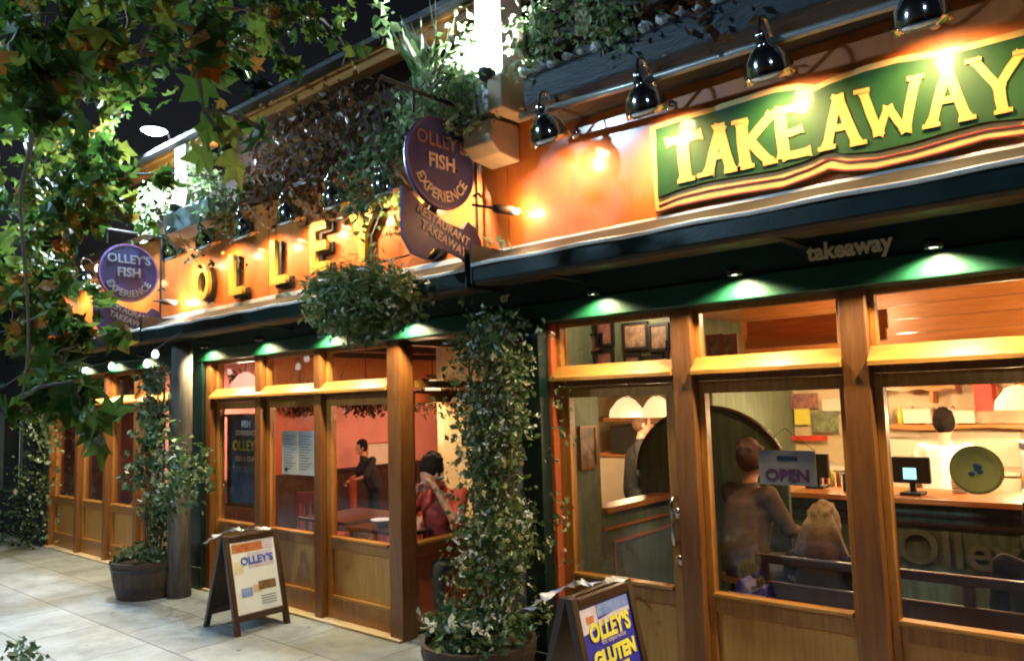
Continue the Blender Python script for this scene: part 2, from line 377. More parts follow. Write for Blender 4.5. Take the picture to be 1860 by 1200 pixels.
# fascia panels
for i,(a,b) in enumerate([(XL,-9.2),(-9.19,-6.2),(-6.19,-3.3),(-3.29,-.3),(-.29,XR)]):
    bpart(MB().box(a,b,-.25,-.07,2.80,3.72),'fascia_panel',M['fascia'])
bpart(MB().box(XL,XR,-.275,-.251,2.785,2.825),'fascia_trim',M['alu'],bevel=.004)
bpart(MB().box(XL,-3.12,-.30,-.07,3.725,3.80),'fascia_capping',M['darkwood'],bevel=.006)
# green beam
bpart(MB().box(XL,XR,-.09,.1,2.315,2.655),'door_beam',M['beamgreen'])
bpart(MB().box(XL,XR,-.115,-.092,2.32,2.45),'beam_moulding',M['moulding'],bevel=.008)
# pilasters
def pil(x0,x1,y0=-.1,y1=.1,mt='green'): bpart(MB().box(x0,x1,y0,y1,0,2.315).box(x0-.015,x1+.015,y0-.015,y1,0,.22),'pilaster',M[mt],bevel=.006)
pil(-12.5,-12.16); pil(-8.42,-7.70); pil(-3.32,-3.15,-.16,.1)
# lobby
lb=MB().prism([(-4.70,.98),(-3.20,.42),(-3.20,.48),(-4.70,1.05)],lambda u,v,d:(u,v,d),0.0,2.6); bpart(lb,'lobby_back_wall',M['dark'])
bpart(MB().box(-3.30,-3.201,.10,.41,0,2.6),'lobby_side_wall',M['darkwood'])
bpart(MB().box(-4.70,-3.16,.1,1.0,2.35,2.6),'lobby_ceiling',M['darkwood'])
# glazed panel builder
zs=.69; zt=1.87
def pane(x0,x1,z0,z1,par,y=.03): return MB().box(x0,x1,y,y+.006,z0,z1).build('pane',M['glass'],par)
def folding(x0,x1,label=None,stile=.065,handle=False):
    m=MB()
    m.box(x0,x0+stile,0,.06,.02,zt+.02); m.box(x1-stile,x1,0,.06,.02,zt+.02)
    m.box(x0+stile,x1-stile,.003,.057,zt-.05,zt+.02)
    m.box(x0+stile,x1-stile,.003,.057,.60,zs-.005); m.box(x0+stile,x1-stile,.003,.057,.02,.19)
    d=m.build('folding_door',M['oak'],B,bevel=.004)
    if label: d['label']=label
    MB().box(x0+stile,x1-stile,.03,.045,.19,.60).build('door_panel',M['oakpanel_lit'],d)
    MB().box(x0+stile+.001,x1-stile-.001,-.022,.05,zs-.004,zs+.018).build('bead',M['oakh'],d,bevel=.004)
    MB().box(x0+stile+.001,x1-stile-.001,-.008,.03,.19,.215).build('bead',M['oakh'],d,bevel=.004)
    pane(x0+stile,x1-stile,zs+.018,zt-.05,d)
    return d
def transom(x0,x1):
    m=MB().box(x0,x0+.03,.0,.05,2.03,2.29).box(x1-.03,x1,.0,.05,2.03,2.29).box(x0,x1,.002,.052,2.285,2.314)
    t=m.build('transom_window',M['oak'],B,bevel=.003)
    pane(x0+.03,x1-.03,2.03,2.285,t)
def rails(x0,x1):
    m=MB().box(x0,x1,-.02,.07,zt+.022,1.95)
    bpart(m,'transom_rail',M['oakdk'],bevel=.004)
    s=MB().add([(x0,-.085,1.952),(x1,-.085,1.952),(x1,.0,2.03),(x0,.0,2.03),(x0,-.085,1.93),(x1,-.085,1.93),(x1,.07,1.951),(x0,.07,1.951),(x1,.07,2.03),(x0,.07,2.03)],[(0,1,2,3),(4,5,1,0),(4,5,6,7),(3,2,8,9),(7,6,8,9),(0,3,9,7,4),(1,2,8,6,5)])
    bpart(s,'transom_sill',M['oakh'])
def post(x,wd=.10,y0=-.06,y1=.09,mt='oakdk'): bpart(MB().box(x-wd/2,x+wd/2,y0,y1,.0,2.314),'post',M[mt],bevel=.006)
# left bay
xs=[-12.1,-11.12,-10.22,-9.36,-8.47]
for i in range(4): folding(xs[i]+.045,xs[i+1]-.045); transom(xs[i]+.045,xs[i+1]-.045)
for x in xs: post(x,.088)
rails(xs[0]+.045,xs[-1]-.045)
xs=[-7.64,-6.70,-5.74,-4.74]
for i in range(3): folding(xs[i]+.055,xs[i+1]-.055); transom(xs[i]+.055,xs[i+1]-.055)
for x in xs[:3]: post(x,.10)
post(-4.72,.15)
rails(xs[0]+.05,xs[-1]-.06)
# return side of the mid bay
m=MB().box(-4.77,-4.70,.09,.15,0,zt+.05).box(-4.77,-4.70,.88,.95,0,zt+.05).box(-4.765,-4.705,.15,.88,.60,.69).box(-4.765,-4.705,.15,.88,.02,.12).box(-4.765,-4.705,.15,.88,zt-.05,zt+.05)
d=m.build('side_screen',M['redwood'],B,bevel=.004); d['label']='reddish side screen of the lobby with tall pane'
MB().box(-4.75,-4.735,.15,.88,.12,.60).build('screen_panel',M['redwood'],d); MB().box(-4.78,-4.685,.151,.879,.69,.715).build('bead',M['oakh'],d,bevel=.004)
MB().box(-4.745,-4.739,.15,.88,.715,zt-.05).build('pane',M['glass'],d)
s=MB().box(-4.79,-4.68,.09,.95,1.94,2.0).box(-4.765,-4.705,.09,.95,2.29,2.35); s.box(-4.765,-4.705,.09,.14,2.0,2.29); bpart(s,'side_transom',M['oakh'],bevel=.004)
# right bay : door, fixed lights
d=folding(-3.12,-2.235,'entrance door with steel handle at its right edge',stile=.085)
h=MB().tube(bez([(-2.275,0,1.22),(-2.275,-.06,1.21),(-2.275,-.065,1.1),(-2.275,-.06,.97),(-2.275,0,.96)],6),.011); h.lathe([(0,-.012),(.03,-.01),(.03,0)],(-2.275,0,1.13),16,(0,1,0)); h.build('handle',M['chrome'],d,smooth=True)
MB().lathe([(0,-.006),(.03,-.005),(.03,0)],(-2.275,0,.86),16,(0,1,0)).build('lock',M['chrome'],d,smooth=True)
transom(-3.12,-2.235); post(-3.14,.04,mt='redwood'); post(-2.17,.13)
for x0,x1 in [(-2.105,-1.275),(-1.145,-.295),(-.165,.655),(.785,1.6)]:
    folding(x0,x1,stile=.04); transom(x0,x1); post(x1+.065,.13)
rails(-3.12,-2.235); rails(-2.105,-1.275); rails(-1.145,-.295); rails(-.165,.655); rails(.785,1.6)
bpart(MB().box(1.73,XR,-.06,.1,0,2.314),'pilaster',M['green'])
# threshold
bpart(MB().box(-12.16,-8.42,-.1,.09,.001,.02).box(-7.7,-4.65,-.1,.09,.001,.02).box(-3.15,1.73,-.1,.09,.001,.02),'threshold',M['stone'])
# interiors (part of the building)
FL=MB().box(-12.15,-4.78,.1,5.9,-.002,.012).box(-4.78,XR,1.03,5.9,-.002,.012).box(-3.19,XR,.1,1.03,-.002,.012); bpart(FL,'interior_floor',M['brownfloor'])
cl=MB()
for k in range(18):
    cl.box(-12.15,-4.72,.12+k*.32,.12+k*.32+.31,2.62,2.65)
bpart(cl,'ceiling',M['darkwood'])
cl=MB()
for k in range(30):
    y=.12+k*.19; cl.box(-5.2,XR,max(y,.12),y+.184,2.50,2.53)
bpart(cl,'ceiling_boards',M['orangewood'])
bm_=MB()
for x in [-11.4,-10.6,-9.8,-8.4,-7.4,-6.4,-5.5]: bm_.box(x-.07,x+.07,.12,5.8,2.46,2.618)
bpart(bm_,'ceiling_beams',M['darkwood'])
bpart(MB().box(-9.08,-9.0,.12,1.30,.0,2.62).box(-9.08,-9.0,2.35,5.9,.0,2.62),'partition',M['pink'])
bpart(MB().box(-9.08,-8.98,1.30,2.35,.0,2.62),'timber_partition',M['redwood'])
fz=MB().box(-8.979,-8.95,1.30,5.0,2.10,2.62)
for k in range(9): fz.add([(-8.949,1.35+k*.4,2.1),(-8.93,1.35+k*.4,2.1),(-8.93,1.45+k*.4,2.1),(-8.949,1.45+k*.4,2.1),(-8.949,1.55+k*.4,2.6),(-8.93,1.55+k*.4,2.6),(-8.93,1.65+k*.4,2.6),(-8.949,1.65+k*.4,2.6)],[(0,1,2,3),(4,5,6,7),(0,1,5,4),(1,2,6,5),(2,3,7,6),(3,0,4,7)])
bpart(fz,'frieze_boards',M['orangewood'])
bpart(MB().box(-12.14,-9.09,3.2,3.3,0,2.62).box(-8.99,-5.3,5.0,5.1,0,2.62),'rear_wall',M['pinkdk'])
bpart(MB().box(-8.979,-8.96,.12,5.0,.0,.92).box(-8.979,-8.93,.12,5.0,.92,.96),'dado',M['darkwood'])
# takeaway room walls
tw=MB().box(-5.3,XR,4.2,4.3,0,2.5); bpart(tw,'tiled_wall',M['cream'])
bpart(MB().box(-5.38,-5.3,1.05,4.3,0,2.6),'kitchen_wall',M['cream'])
# left green wall with hatch
lw=MB().box(-3.199,-3.15,.1,.50,0,2.5).box(-3.199,-3.15,.50,4.2,0,1.0).box(-3.199,-3.15,2.3,4.2,1.0,2.5).box(-3.199,-3.15,.50,2.3,1.90,2.5)
bpart(lw,'green_wall',M['wallgreen'])
bpart(MB().box(-3.28,-3.10,.505,2.295,1.003,1.045),'hatch_sill',M['orangewood'],bevel=.006)
bpart(MB().box(-3.148,-3.135,.62,2.7,.78,.80).box(-3.148,-3.135,.62,.64,.2,.78).box(-3.148,-3.135,.5,2.7,.88,.90),'panel_moulding',M['orangewood'])

# ---- awnings
def awning(x0,x1,label,z=0):
    a=thing('awning',label,'awning',((x0+x1)/2,-.3,2.6),'retracted awnings over the glazing')
    m=MB(); prof=[(-.252,2.775),(-.34,2.78),(-.55,2.685),(-.6,2.66),(-.6,2.55),(-.57,2.53),(-.252,2.56)]
    m.prism([(y,zz+z) for y,zz in prof],lambda u,v,d:(d,u,v),x0,x1); m.build('cassette',M['awn'],a,bevel=.008)
    m=MB(); N=40
    for i in range(N):   # slightly uneven front bar
        xa=x0+(x1-x0)*i/N; xb=x0+(x1-x0)*(i+1)/N
    m.tube([(x0+(x1-x0)*i/N,-.612,2.655+z+.004*math.sin(i*1.3)) for i in range(N+1)],.013,8); m.build('front_bar',M['alu'],a,smooth=True)
    m=MB().box(x0,x1,-.607,-.60,2.555+z,2.635+z); m.build('valance',M['green'],a)
    MB().box(x0-.012,x0,-.615,-.255,2.54+z,2.79+z).build('end_cap',M['blackp'],a); MB().box(x1,x1+.012,-.615,-.255,2.54+z,2.79+z).build('end_cap',M['blackp'],a)
    x=x0+.5
    while x<x1: MB().box(x-.02,x+.02,-.5,-.10,2.535+z,2.549+z).build('folded_arm',M['blackp'],a); x+=1.4
awning(-12.1,-8.0,'dark green retracted awning with pale front bar over the left folding doors')
awning(-7.95,-3.36,'dark green retracted awning with pale front bar over the middle folding doors',-.01)
awning(-3.30,2.3,'dark green retracted awning with pale front bar over the takeaway entrance',.012)
bpart(MB().box(XL,XR,-.25,-.1,2.657,2.77),'soffit',M['blackp'])
# small painted words on the beam
b=thing('beam_lettering','small cream lowercase word takeaway on the dark beam','lettering',(-1.18,-.12,2.5))
text('takeaway',.118,M['beamtxt'],(-1.185,-.122,2.515),(1,0,0),(0,0,1),b,'word',.003,bold=.004,xs=.92)
b=thing('beam_lettering','small cream letters er on the dark beam over the climbing jasmine','lettering',(-3.28,-.12,2.5))
text('er',.10,M['beamtxt'],P(917,540,Y=-.122),(1,0,0),(0,0,1),b,'word',.003,bold=.002)

# ---- slate hood, conduit and planters over the right part
h=MB(); h.prism([(-.10,3.56),(-.30,3.535),(-.42,3.56),(-.49,3.63),(-.51,3.72),(-.50,3.79),(-.46,3.83),(-.10,3.84)],lambda u,v,d:(d,u,v),-2.93,XR)
bpart(h,'slate_hood',M['slate'],bevel=.01)
cr=MB(); n=0
for k in range(50):
    x=-2.93+k*.108; cr.tube([(x,-.50,3.845+.01*math.sin(k*2.1)),(x+.03,-.10,3.90)],[.030+.006*math.sin(k*1.7)]*2,7)
bpart(cr,'corrugated_sheet',M['white'],smooth=True)
c=MB().tube([P(945,213,Y=-.53),P(1140,157,Y=-.53),P(1290,110,Y=-.53),P(1700,-14,Y=-.53),(1.9,-.53,3.36)],.022,10); bpart(c,'conduit',M['metalgrey'],smooth=True)
def planter(x0,x1,label):
    a=thing('planter_box',label,'planter',((x0+x1)/2,-.42,3.9),'timber planter boxes above the takeaway sign')
    MB().box(x0,x1,-.54,-.30,3.92,4.12).build('trough',M['barrel'],a,bevel=.006)
    [MB().box(xx,xx+.05,-.57,-.541,3.90,4.16).build('batten',M['stone'],a,bevel=.004) for xx in (x0-.03,x1-.05)]
    MB().box(x0+.01,x1-.01,-.53,-.31,4.121,4.13).build('soil',M['soil'],a)
    return a
planter(-2.88,-2.42,'short brown timber planter box beside the white post')
planter(-2.40,-1.75,'brown timber planter box with frothy pale plants, second from the white post')
planter(-1.73,-.9,'brown timber planter box at the top edge, above the takeaway letters')

# ---- white posts with corbels and floodlights
WP=thing('white_post','tall white floodlit post on stacked sandstone corbels beside the big round sign','post',(-3.2,-.4,3.35))
MB().box(-3.33,-3.10,-.5,-.28,3.86,4.60).build('shaft',M['white'],WP,bevel=.01)
MB().box(-3.17,-3.05,-.57,-.26,3.64,3.86).build('corbel',M['stone'],WP,bevel=.012)
MB().box(-3.34,-3.18,-.53,-.26,3.66,3.86).build('corbel',M['white'],WP,bevel=.012)
MB().prism([(-.26,3.38),(-.46,3.40),(-.54,3.46),(-.54,3.61),(-.26,3.63)],lambda u,v,d:(d,u,v),-3.42,-3.17).build('corbel',M['stone'],WP,bevel=.01)
WP2=thing('white_post','white floodlit post rising behind the small round sign at the left','post',(-7.4,-.4,3.6))
MB().box(-7.52,-7.30,-.5,-.28,3.80,4.47).build('shaft',M['white'],WP2,bevel=.01)
tr=thing('window_trough','pale blue-grey trough of plants at the foot of the left white post','planter',(-7.2,-.45,3.58))
MB().box(-7.62,-6.75,-.56,-.31,3.58,3.80).build('trough',mat('pale_blue_grey',(.35,.42,.46),rough=.6,var=.15),tr,bevel=.01)
MB().box(-7.60,-6.77,-.55,-.32,3.80,3.81).build('soil',M['soil'],tr)
def flood(loc,aim,label,energy,size=.17,aim2=None,e2=0):
    f=thing('floodlight',label,'floodlight',loc,'white floodlights on the eaves')
    d=(Vector(aim)-Vector(loc)).normalized()
    MB().lathe([(.0,-.06),(.04,-.055),(.06,-.02),(.06,0),(.05,.004)],loc,20,d).build('housing',M['iron'],f,smooth=True)
    MB().lathe([(0,.008),(.03,.007),(.049,.003)],loc,20,d).build('lens',M['ledwhite'],f,smooth=True)
    l=lamp_data('SPOT',energy,(.88,.95,1),.05,172,.2); o=add_light(l,Vector(loc)+d*.03,Vector(loc)+d,None); o.parent=f; o.location=d*.03
    return f

# ---- gooseneck lamps
def gooseneck():
    t=thing('swan_neck_lamp','x','wall lamp',(0,0,0),'chrome swan-neck lamps along the orange fascia')
    MB().lathe([(0,-.03),(.02,-.028),(.035,-.01),(.035,0)],(0,0,0),16,(0,1,0)).build('wall_plate',M['chrome'],t,smooth=True)
    MB().tube(bez([(0,0,0),(0,-.09,.0),(0,-.20,.10),(0,-.28,.175),(0,-.345,.16),(0,-.36,.06)],8),.0095,8).build('swan_neck',M['chrome'],t,smooth=True)
    ax=Vector((0,-.5,1)).normalized(); c=Vector((0,-.36,.075))
    sh=MB().lathe([(.014,.02),(.03,.0),(.034,-.035),(.032,-.05),(.060,-.070),(.098,-.115),(.116,-.175),(.122,-.215),(.117,-.213),(.092,-.12),(.05,-.08),(.02,-.06)],c,28,ax).build('bell_shade',M['chrome'],t,smooth=True)
    bp=c-ax*.135
    MB().sphere(bp,.038,12).build('bulb',M['bulbw'],sh,smooth=True)
    return t,bp
g0,bp0=gooseneck()
gl=lamp_data('SPOT',25,(1,.60,.27),.035,150,.9); gl2=lamp_data('SPOT',14,(1,.58,.25),.035,150,.9)
lx=[-2.72,-2.05,-1.37,-.70,-.03,.64,1.3,-3.64,-4.2,-4.80,-5.42,-6.1,-6.78,-7.46,-8.8,-9.6,-10.4,-11.2]
ll=['chrome swan-neck lamp left of the green board, next to the sandstone corbels','chrome swan-neck lamp above the first letters of the green board','chrome swan-neck lamp above the fold of the green board','large-looking chrome swan-neck lamp high up by the last letters of the green board',
 'chrome swan-neck lamp over the right end of the green board','chrome swan-neck lamp just right of the green board','chrome swan-neck lamp at the right end of the fascia','chrome swan-neck lamp behind the big round sign','chrome swan-neck lamp over the apostrophe of the gold letters','chrome swan-neck lamp above the gold Y','chrome swan-neck lamp above the gold E with its curled neck showing','chrome swan-neck lamp above the second gold L','chrome swan-neck lamp above the first gold L','chrome swan-neck lamp left of the gold O','chrome swan-neck lamp left of the small round sign','second chrome swan-neck lamp left of the small round sign','third chrome swan-neck lamp left of the small round sign','chrome swan-neck lamp at the far left end of the fascia']
for i,(x,lb_) in enumerate(zip(lx,ll)):
    loc=(x,-.25,3.46-.01*(i%3))
    o=g0 if i==0 else dup(g0,loc,lb_)
    o.location=loc; o['label']=lb_
    p=Vector(loc)+bp0-Vector((0,0,.03))
    L=bpy.data.objects.new('lamp_light',gl if x>-3.7 else gl2); col.objects.link(L); L.parent=o; L.location=bp0+Vector((0,.05,-.095))
    L.rotation_euler=Vector((0,.55,-.75)).to_track_quat('-Z','Y').to_euler()
# ---- downlights on the green beam
def downlight():
    t=thing('downlight','x','downlight',(0,0,0),'small downlights under the green beam')
    MB().lathe([(.0,.04),(.036,.038),(.04,.0),(.034,-.004),(.030,.0)],(0,0,0),18).build('housing',M['iron'],t,smooth=True)
    MB().lathe([(0,.002),(.03,.004)],(0,0,0),18).build('lens',M['dl'],t)
    MB().box(-.012,.012,0,.045,.01,.03).build('bracket',M['iron'],t)
    return t
d0=downlight(); dlt=lamp_data('SPOT',58,(1,.86,.50),.03,150,.5)
dx=[(-2.67,'downlight above the takeaway door'),(-1.75,'downlight above the window with the open card'),(-.79,'downlight above the window with the yellow disc'),(.2,'downlight right of the yellow disc window'),(1.2,'rightmost downlight on the beam'),
    (-7.46,'downlight above the bright pink transom'),(-6.44,'downlight above the window with white menus'),(-5.46,'downlight above the boy'),(-4.41,'downlight above the lobby'),(-11.6,'leftmost downlight over the left folding doors'),(-10.65,'second downlight over the left folding doors'),(-9.75,'third downlight over the left folding doors'),(-8.9,'fourth downlight over the left folding doors, by the grey post')]
for i,(x,lb_) in enumerate(dx):
    loc=(x,-.205,2.445)
    o=d0 if i==0 else dup(d0,loc,'small '+lb_)
    o.location=loc; o['label']='small '+lb_
    L=bpy.data.objects.new('lamp_light',dlt); col.objects.link(L); L.parent=o; L.location=(0,0,-.006); L.rotation_euler=Vector((0,.12,-1)).to_track_quat('-Z','Y').to_euler()

# ============================================================ SIGNS
def spotfit(a,b,label,e):
    a=Vector(a);b=Vector(b); t=thing('spotlight_fitting',label,'spotlight',a,'small spotlights by the round signs')
    MB().tube([a,a+(b-a)*.55],.009,8).build('rod',M['iron'],t,smooth=True)
    MB().tube([a+(b-a)*.55,a+(b-a)*.6,b],[.024,.030,.030],14).build('barrel',M['barrel'],t,smooth=True)
    MB().sphere(b+Vector((.01,.03,0)),.018,8).build('bulb',M['bulbw'],t,smooth=True)
    l=bpy.data.objects.new('lamp_light',lamp_data('POINT',e,(1,.60,.27),.03)); col.objects.link(l); l.parent=t; l.location=b-a+Vector((.03,-.02,.02))
spotfit(P(858,372,Y=-.40),P(932,383,Y=-.36),'small brown spotlight on a rod, right of the big round sign',7)
spotfit(P(277,546,Y=-.40),P(312,549,Y=-.36),'small spotlight on a rod, right of the left round sign',6)
# green takeaway board
TB=thing('takeaway_sign','wavy green board with yellow TAKEAWAY letters and gold ribbon border','sign',(-1.2,-.27,2.9))
zp=820/1860.
def zq(x,y): # zoomed crop coords -> photo px
    return 1040+x*zp, y*zp
def onf(poly,Y):
    out=[]
    for x,y in poly:
        p=P(*zq(x,y),Y=Y); out.append((p.x,p.z))
    return out
fnY=lambda u,v,d:(u,d,v)
top=[(345,535),(450,500),(560,470),(700,425),(830,385),(930,370),(1000,378),(1060,350),(1200,300),(1340,262),(1500,238),(1650,205),(1860,150)]
bot=[(1860,490),(1700,505),(1550,545),(1400,590),(1250,625),(1120,635),(1052,622),(960,665),(850,700),(700,725),(550,750),(430,785),(355,815)]
tw_=onf(top,-.29); bw_=onf(bot,-.29)
# extend past the frame
tw_+= [(-.30,3.40),(-.10,3.385),(.0,3.36)]; bw_=[(.0,2.93),(-.15,2.98),(-.3,3.0)]+bw_
MB().prism(tw_+bw_,fnY,-.30,-.285).build('green_panel',M['signgreen'],TB)
bdr=onf([(325,520),(338,530),(345,535)],-.29)
bb=onf([(1860,560),(1700,580),(1550,625),(1400,665),(1250,700),(1130,708),(1060,700),(980,735),(870,775),(700,800),(560,825),(440,850),(345,880)],-.28)
bb=[(.03,2.87),(-.15,2.915),(-.3,2.94)]+bb
out=[onf([(318,525)],-.28)[0]]+[(u,v+.035) for u,v in tw_]+[(.05,3.39)]+bb
MB().prism(out,fnY,-.284,-.252).build('gold_border',M['signborder'],TB)
# red pin lines along the ribbon
def lineprism(pts,wd,Y0,Y1,name,mt,par):
    m=MB()
    up=[(u,v+wd) for u,v in pts]; m.prism(up+pts[::-1],fnY,Y0,Y1); m.build(name,mt,par)
l1=onf([(1860,520),(1700,540),(1550,580),(1400,625),(1250,658),(1130,668),(1060,655),(980,695),(870,735),(700,762),(560,786),(440,815),(355,850)],-.29)
lineprism([(.0,2.89),(-.2,2.95)]+l1,.006,-.291,-.2845,'pin_line',M['signred'],TB)
lineprism(bb,.008,-.292,-.2846,'pin_line',M['signred'],TB)
# letters as flared strokes in crop coordinates
def stroke(p,q,w0,w1=None,wm=None):
    p=np.array(p,float);q=np.array(q,float);d=q-p;n=np.array([-d[1],d[0]])/np.linalg.norm(d); w0*=1.12; w1=w1 or w0; wm=wm or min(w0,w1)*.72
    mid=(p+q)/2
    return [tuple(p+n*w0/2),tuple(p+d*.14+n*wm/2),tuple(mid+n*wm*.56),tuple(q-d*.14+n*wm/2),tuple(q+n*w1/2),tuple(q-n*w1/2),tuple(q-d*.14-n*wm/2),tuple(mid-n*wm*.46),tuple(p+d*.14-n*wm/2),tuple(p-n*w0/2)]
LT={'T':[((385,590),(535,552),42),((455,575),(470,745),60)],
 'A':[((612,515),(560,722),46),((600,512),(655,705),50),((575,650),(640,632),34)],
 'K':[((695,500),(715,690),56),((825,470),(715,600),44),((725,575),(815,670),50)],
 'E':[((855,450),(875,655),58),((840,462),(965,432),40),((865,560),(950,530),34),((865,648),(985,622),40)],
 'A2':[((1095,395),(1050,612),46),((1090,393),(1175,595),52),((1065,535),(1150,515),34)],
 'W':[((1195,375),(1265,560),46),((1300,440),(1262,560),36),((1300,440),(1375,545),40),((1415,320),(1372,545),48)],
 'A3':[((1545,285),(1480,520),48),((1545,285),(1625,490),54),((1510,420),(1605,400),34)],
 'Y':[((1655,250),(1755,360),46),((1850,215),(1755,360),42),((1757,350),(1775,462),58)]}
def hull_clean(poly): return poly
SERIF={'T':[(472,742,36)],'A':[(550,720,34),(662,702,34)],'K':[(690,503,32),(716,690,34),(828,470,30),(818,670,30)],'E':[],'A2':[(1050,612,36),(1180,592,34)],'W':[(1192,378,32),(1415,322,36)],'A3':[(1480,520,36),(1628,490,36)],'Y':[(1652,252,34),(1845,218,30),(1777,460,38)]}
for k,sts in LT.items():
    m=MB()
    for j,(p,q,wd) in enumerate(sts):
        m.prism(onf(stroke(p,q,wd),-.30),fnY,-.306-.0006*j,-.3005)
    for (bx_,by_,hw) in SERIF.get(k,[]):
        m.prism(onf([(bx_-hw,by_+hw*.22-9),(bx_+hw,by_-hw*.22-9),(bx_+hw,by_-hw*.22+9),(bx_-hw,by_+hw*.22+9)],-.30),fnY,-.3105,-.3005)
    o=m.build('letter',M['letter'],TB)
    # thin red keyline behind each letter
# gold channel letters on the left fascia (chunky two-storey letters)
GL=thing('fascia_lettering',"raised gold capital letters OLLEY'S with black shadow edges on the orange fascia",'lettering',(-6,-.26,2.9))
def gl(ch,x,z,size,xs=1.0):
    text(ch,size,M['gold'],(x,-.31,z),(1,0,0),(0,0,1),GL,'letter',.02,bold=.012,xs=xs)
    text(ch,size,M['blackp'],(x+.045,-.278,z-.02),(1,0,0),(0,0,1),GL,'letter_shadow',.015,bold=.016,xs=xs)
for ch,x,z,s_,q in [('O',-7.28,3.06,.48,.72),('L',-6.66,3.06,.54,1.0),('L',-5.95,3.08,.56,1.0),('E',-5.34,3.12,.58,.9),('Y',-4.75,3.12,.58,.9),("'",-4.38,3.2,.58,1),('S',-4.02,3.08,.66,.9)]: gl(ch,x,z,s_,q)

# hanging round signs
def hanging(X,label,size=1.0,dz=0,board='signblue',ink='signcream'):
    t=thing('hanging_sign',label,'hanging sign',(X,-.25,2.7+dz))
    z0=3.80+dz
    MB().tube([(X,-.25,z0),(X,-1.14,z0+.01)],.014,8).build('arm',M['iron'],t)
    MB().tube([(X,-.30,z0+.02),(X,-.30,2.75+dz)],.011,8).build('hanging_rod',M['iron'],t)
    MB().tube([(X,-.86,z0),(X,-.86,3.66+dz)],.010,8).build('hanging_rod',M['iron'],t)
    MB().tube(bez([(X,-.25,3.22+dz),(X,-.28,3.24+dz),(X,-.33,3.21+dz)],5),.009,6).build('stay',M['iron'],t)
    cy,cz,rr=-.64,3.37+dz,.30
    MB().lathe([(0,-.016),(rr,-.016),(rr+.008,0),(rr,.016),(0,.016)],(X,cy,cz),48,(1,0,0)).build('round_board',M[board],t)
    MB().lathe([(rr-.012,.0165),(rr-.012,.022),(rr+.004,.022),(rr+.004,.0165)],(X,cy,cz),48,(1,0,0)).build('rim',mat('sign_rim_violet',(.16,.08,.22),rough=.5) if 'rimv' not in M else M['rimv'],t)
    u=(0,1,0);v=(0,0,1); xx=X+.021
    text("OLLEY'S",.125,M['fadedred'] if X>-5 else M[ink],(xx,cy+.0,cz+.14),u,v,t,'lettering',.003,bold=.002)
    text("FISH",.13,M[ink],(xx,cy,cz+.0),u,v,t,'lettering',.003,bold=.003)
    text("EXPERIENCE",.100,M[ink],(xx,cy,cz),u,v,t,'lettering',.003,bold=.002,arc=(.225,0),xs=.92)
    # ribbon below: folded banner, swallow-tailed, running down to the right
    rb=[(-.98,3.16),(-.90,3.12),(-.80,3.06),(-.62,2.985),(-.45,2.96),(-.40,3.02),(-.33,2.99),(-.27,2.90),(-.26,2.68),(-.33,2.66),(-.45,2.76),(-.62,2.80),(-.72,2.80),(-.78,2.72),(-.90,2.74),(-.98,2.84)]
    MB().prism([(y,z+dz) for y,z in rb],lambda a,b,d:(d,a,b),X-.012,X+.012).build('ribbon',M[board],t)
    uu=(0,1,-.36); vv=(0,.36,1)
    text("RESTAURANT",.083,M[ink],(X+.0165,-.63,2.955+dz),uu,vv,t,'lettering',.003,bold=.0015,xs=.95)
    text("TAKEAWAY",.083,M[ink],(X+.0165,-.63,2.865+dz),uu,vv,t,'lettering',.003,bold=.0015,xs=.95)
M['fadedred']=mat('faded_rose_lettering',(.36,.16,.13),rough=.6)
M['rimv']=mat('sign_rim_violet',(.16,.08,.22),rough=.5); M['signnavy']=mat('sign_navy_paint',(.006,.012,.085),rough=.5,var=.25)
M['greytxt']=mat('x',(.16,.19,.24),rough=.6)
M['greytxt_old']=mat('faded_grey_lettering',(.35,.40,.38),rough=.6)
hanging(-3.54,'large violet-blue round hanging sign with ribbon, beside the white post')
hanging(-8.23,'smaller-looking dark blue round hanging sign with ribbon at the left',dz=-.10,board='signnavy',ink='greytxt')

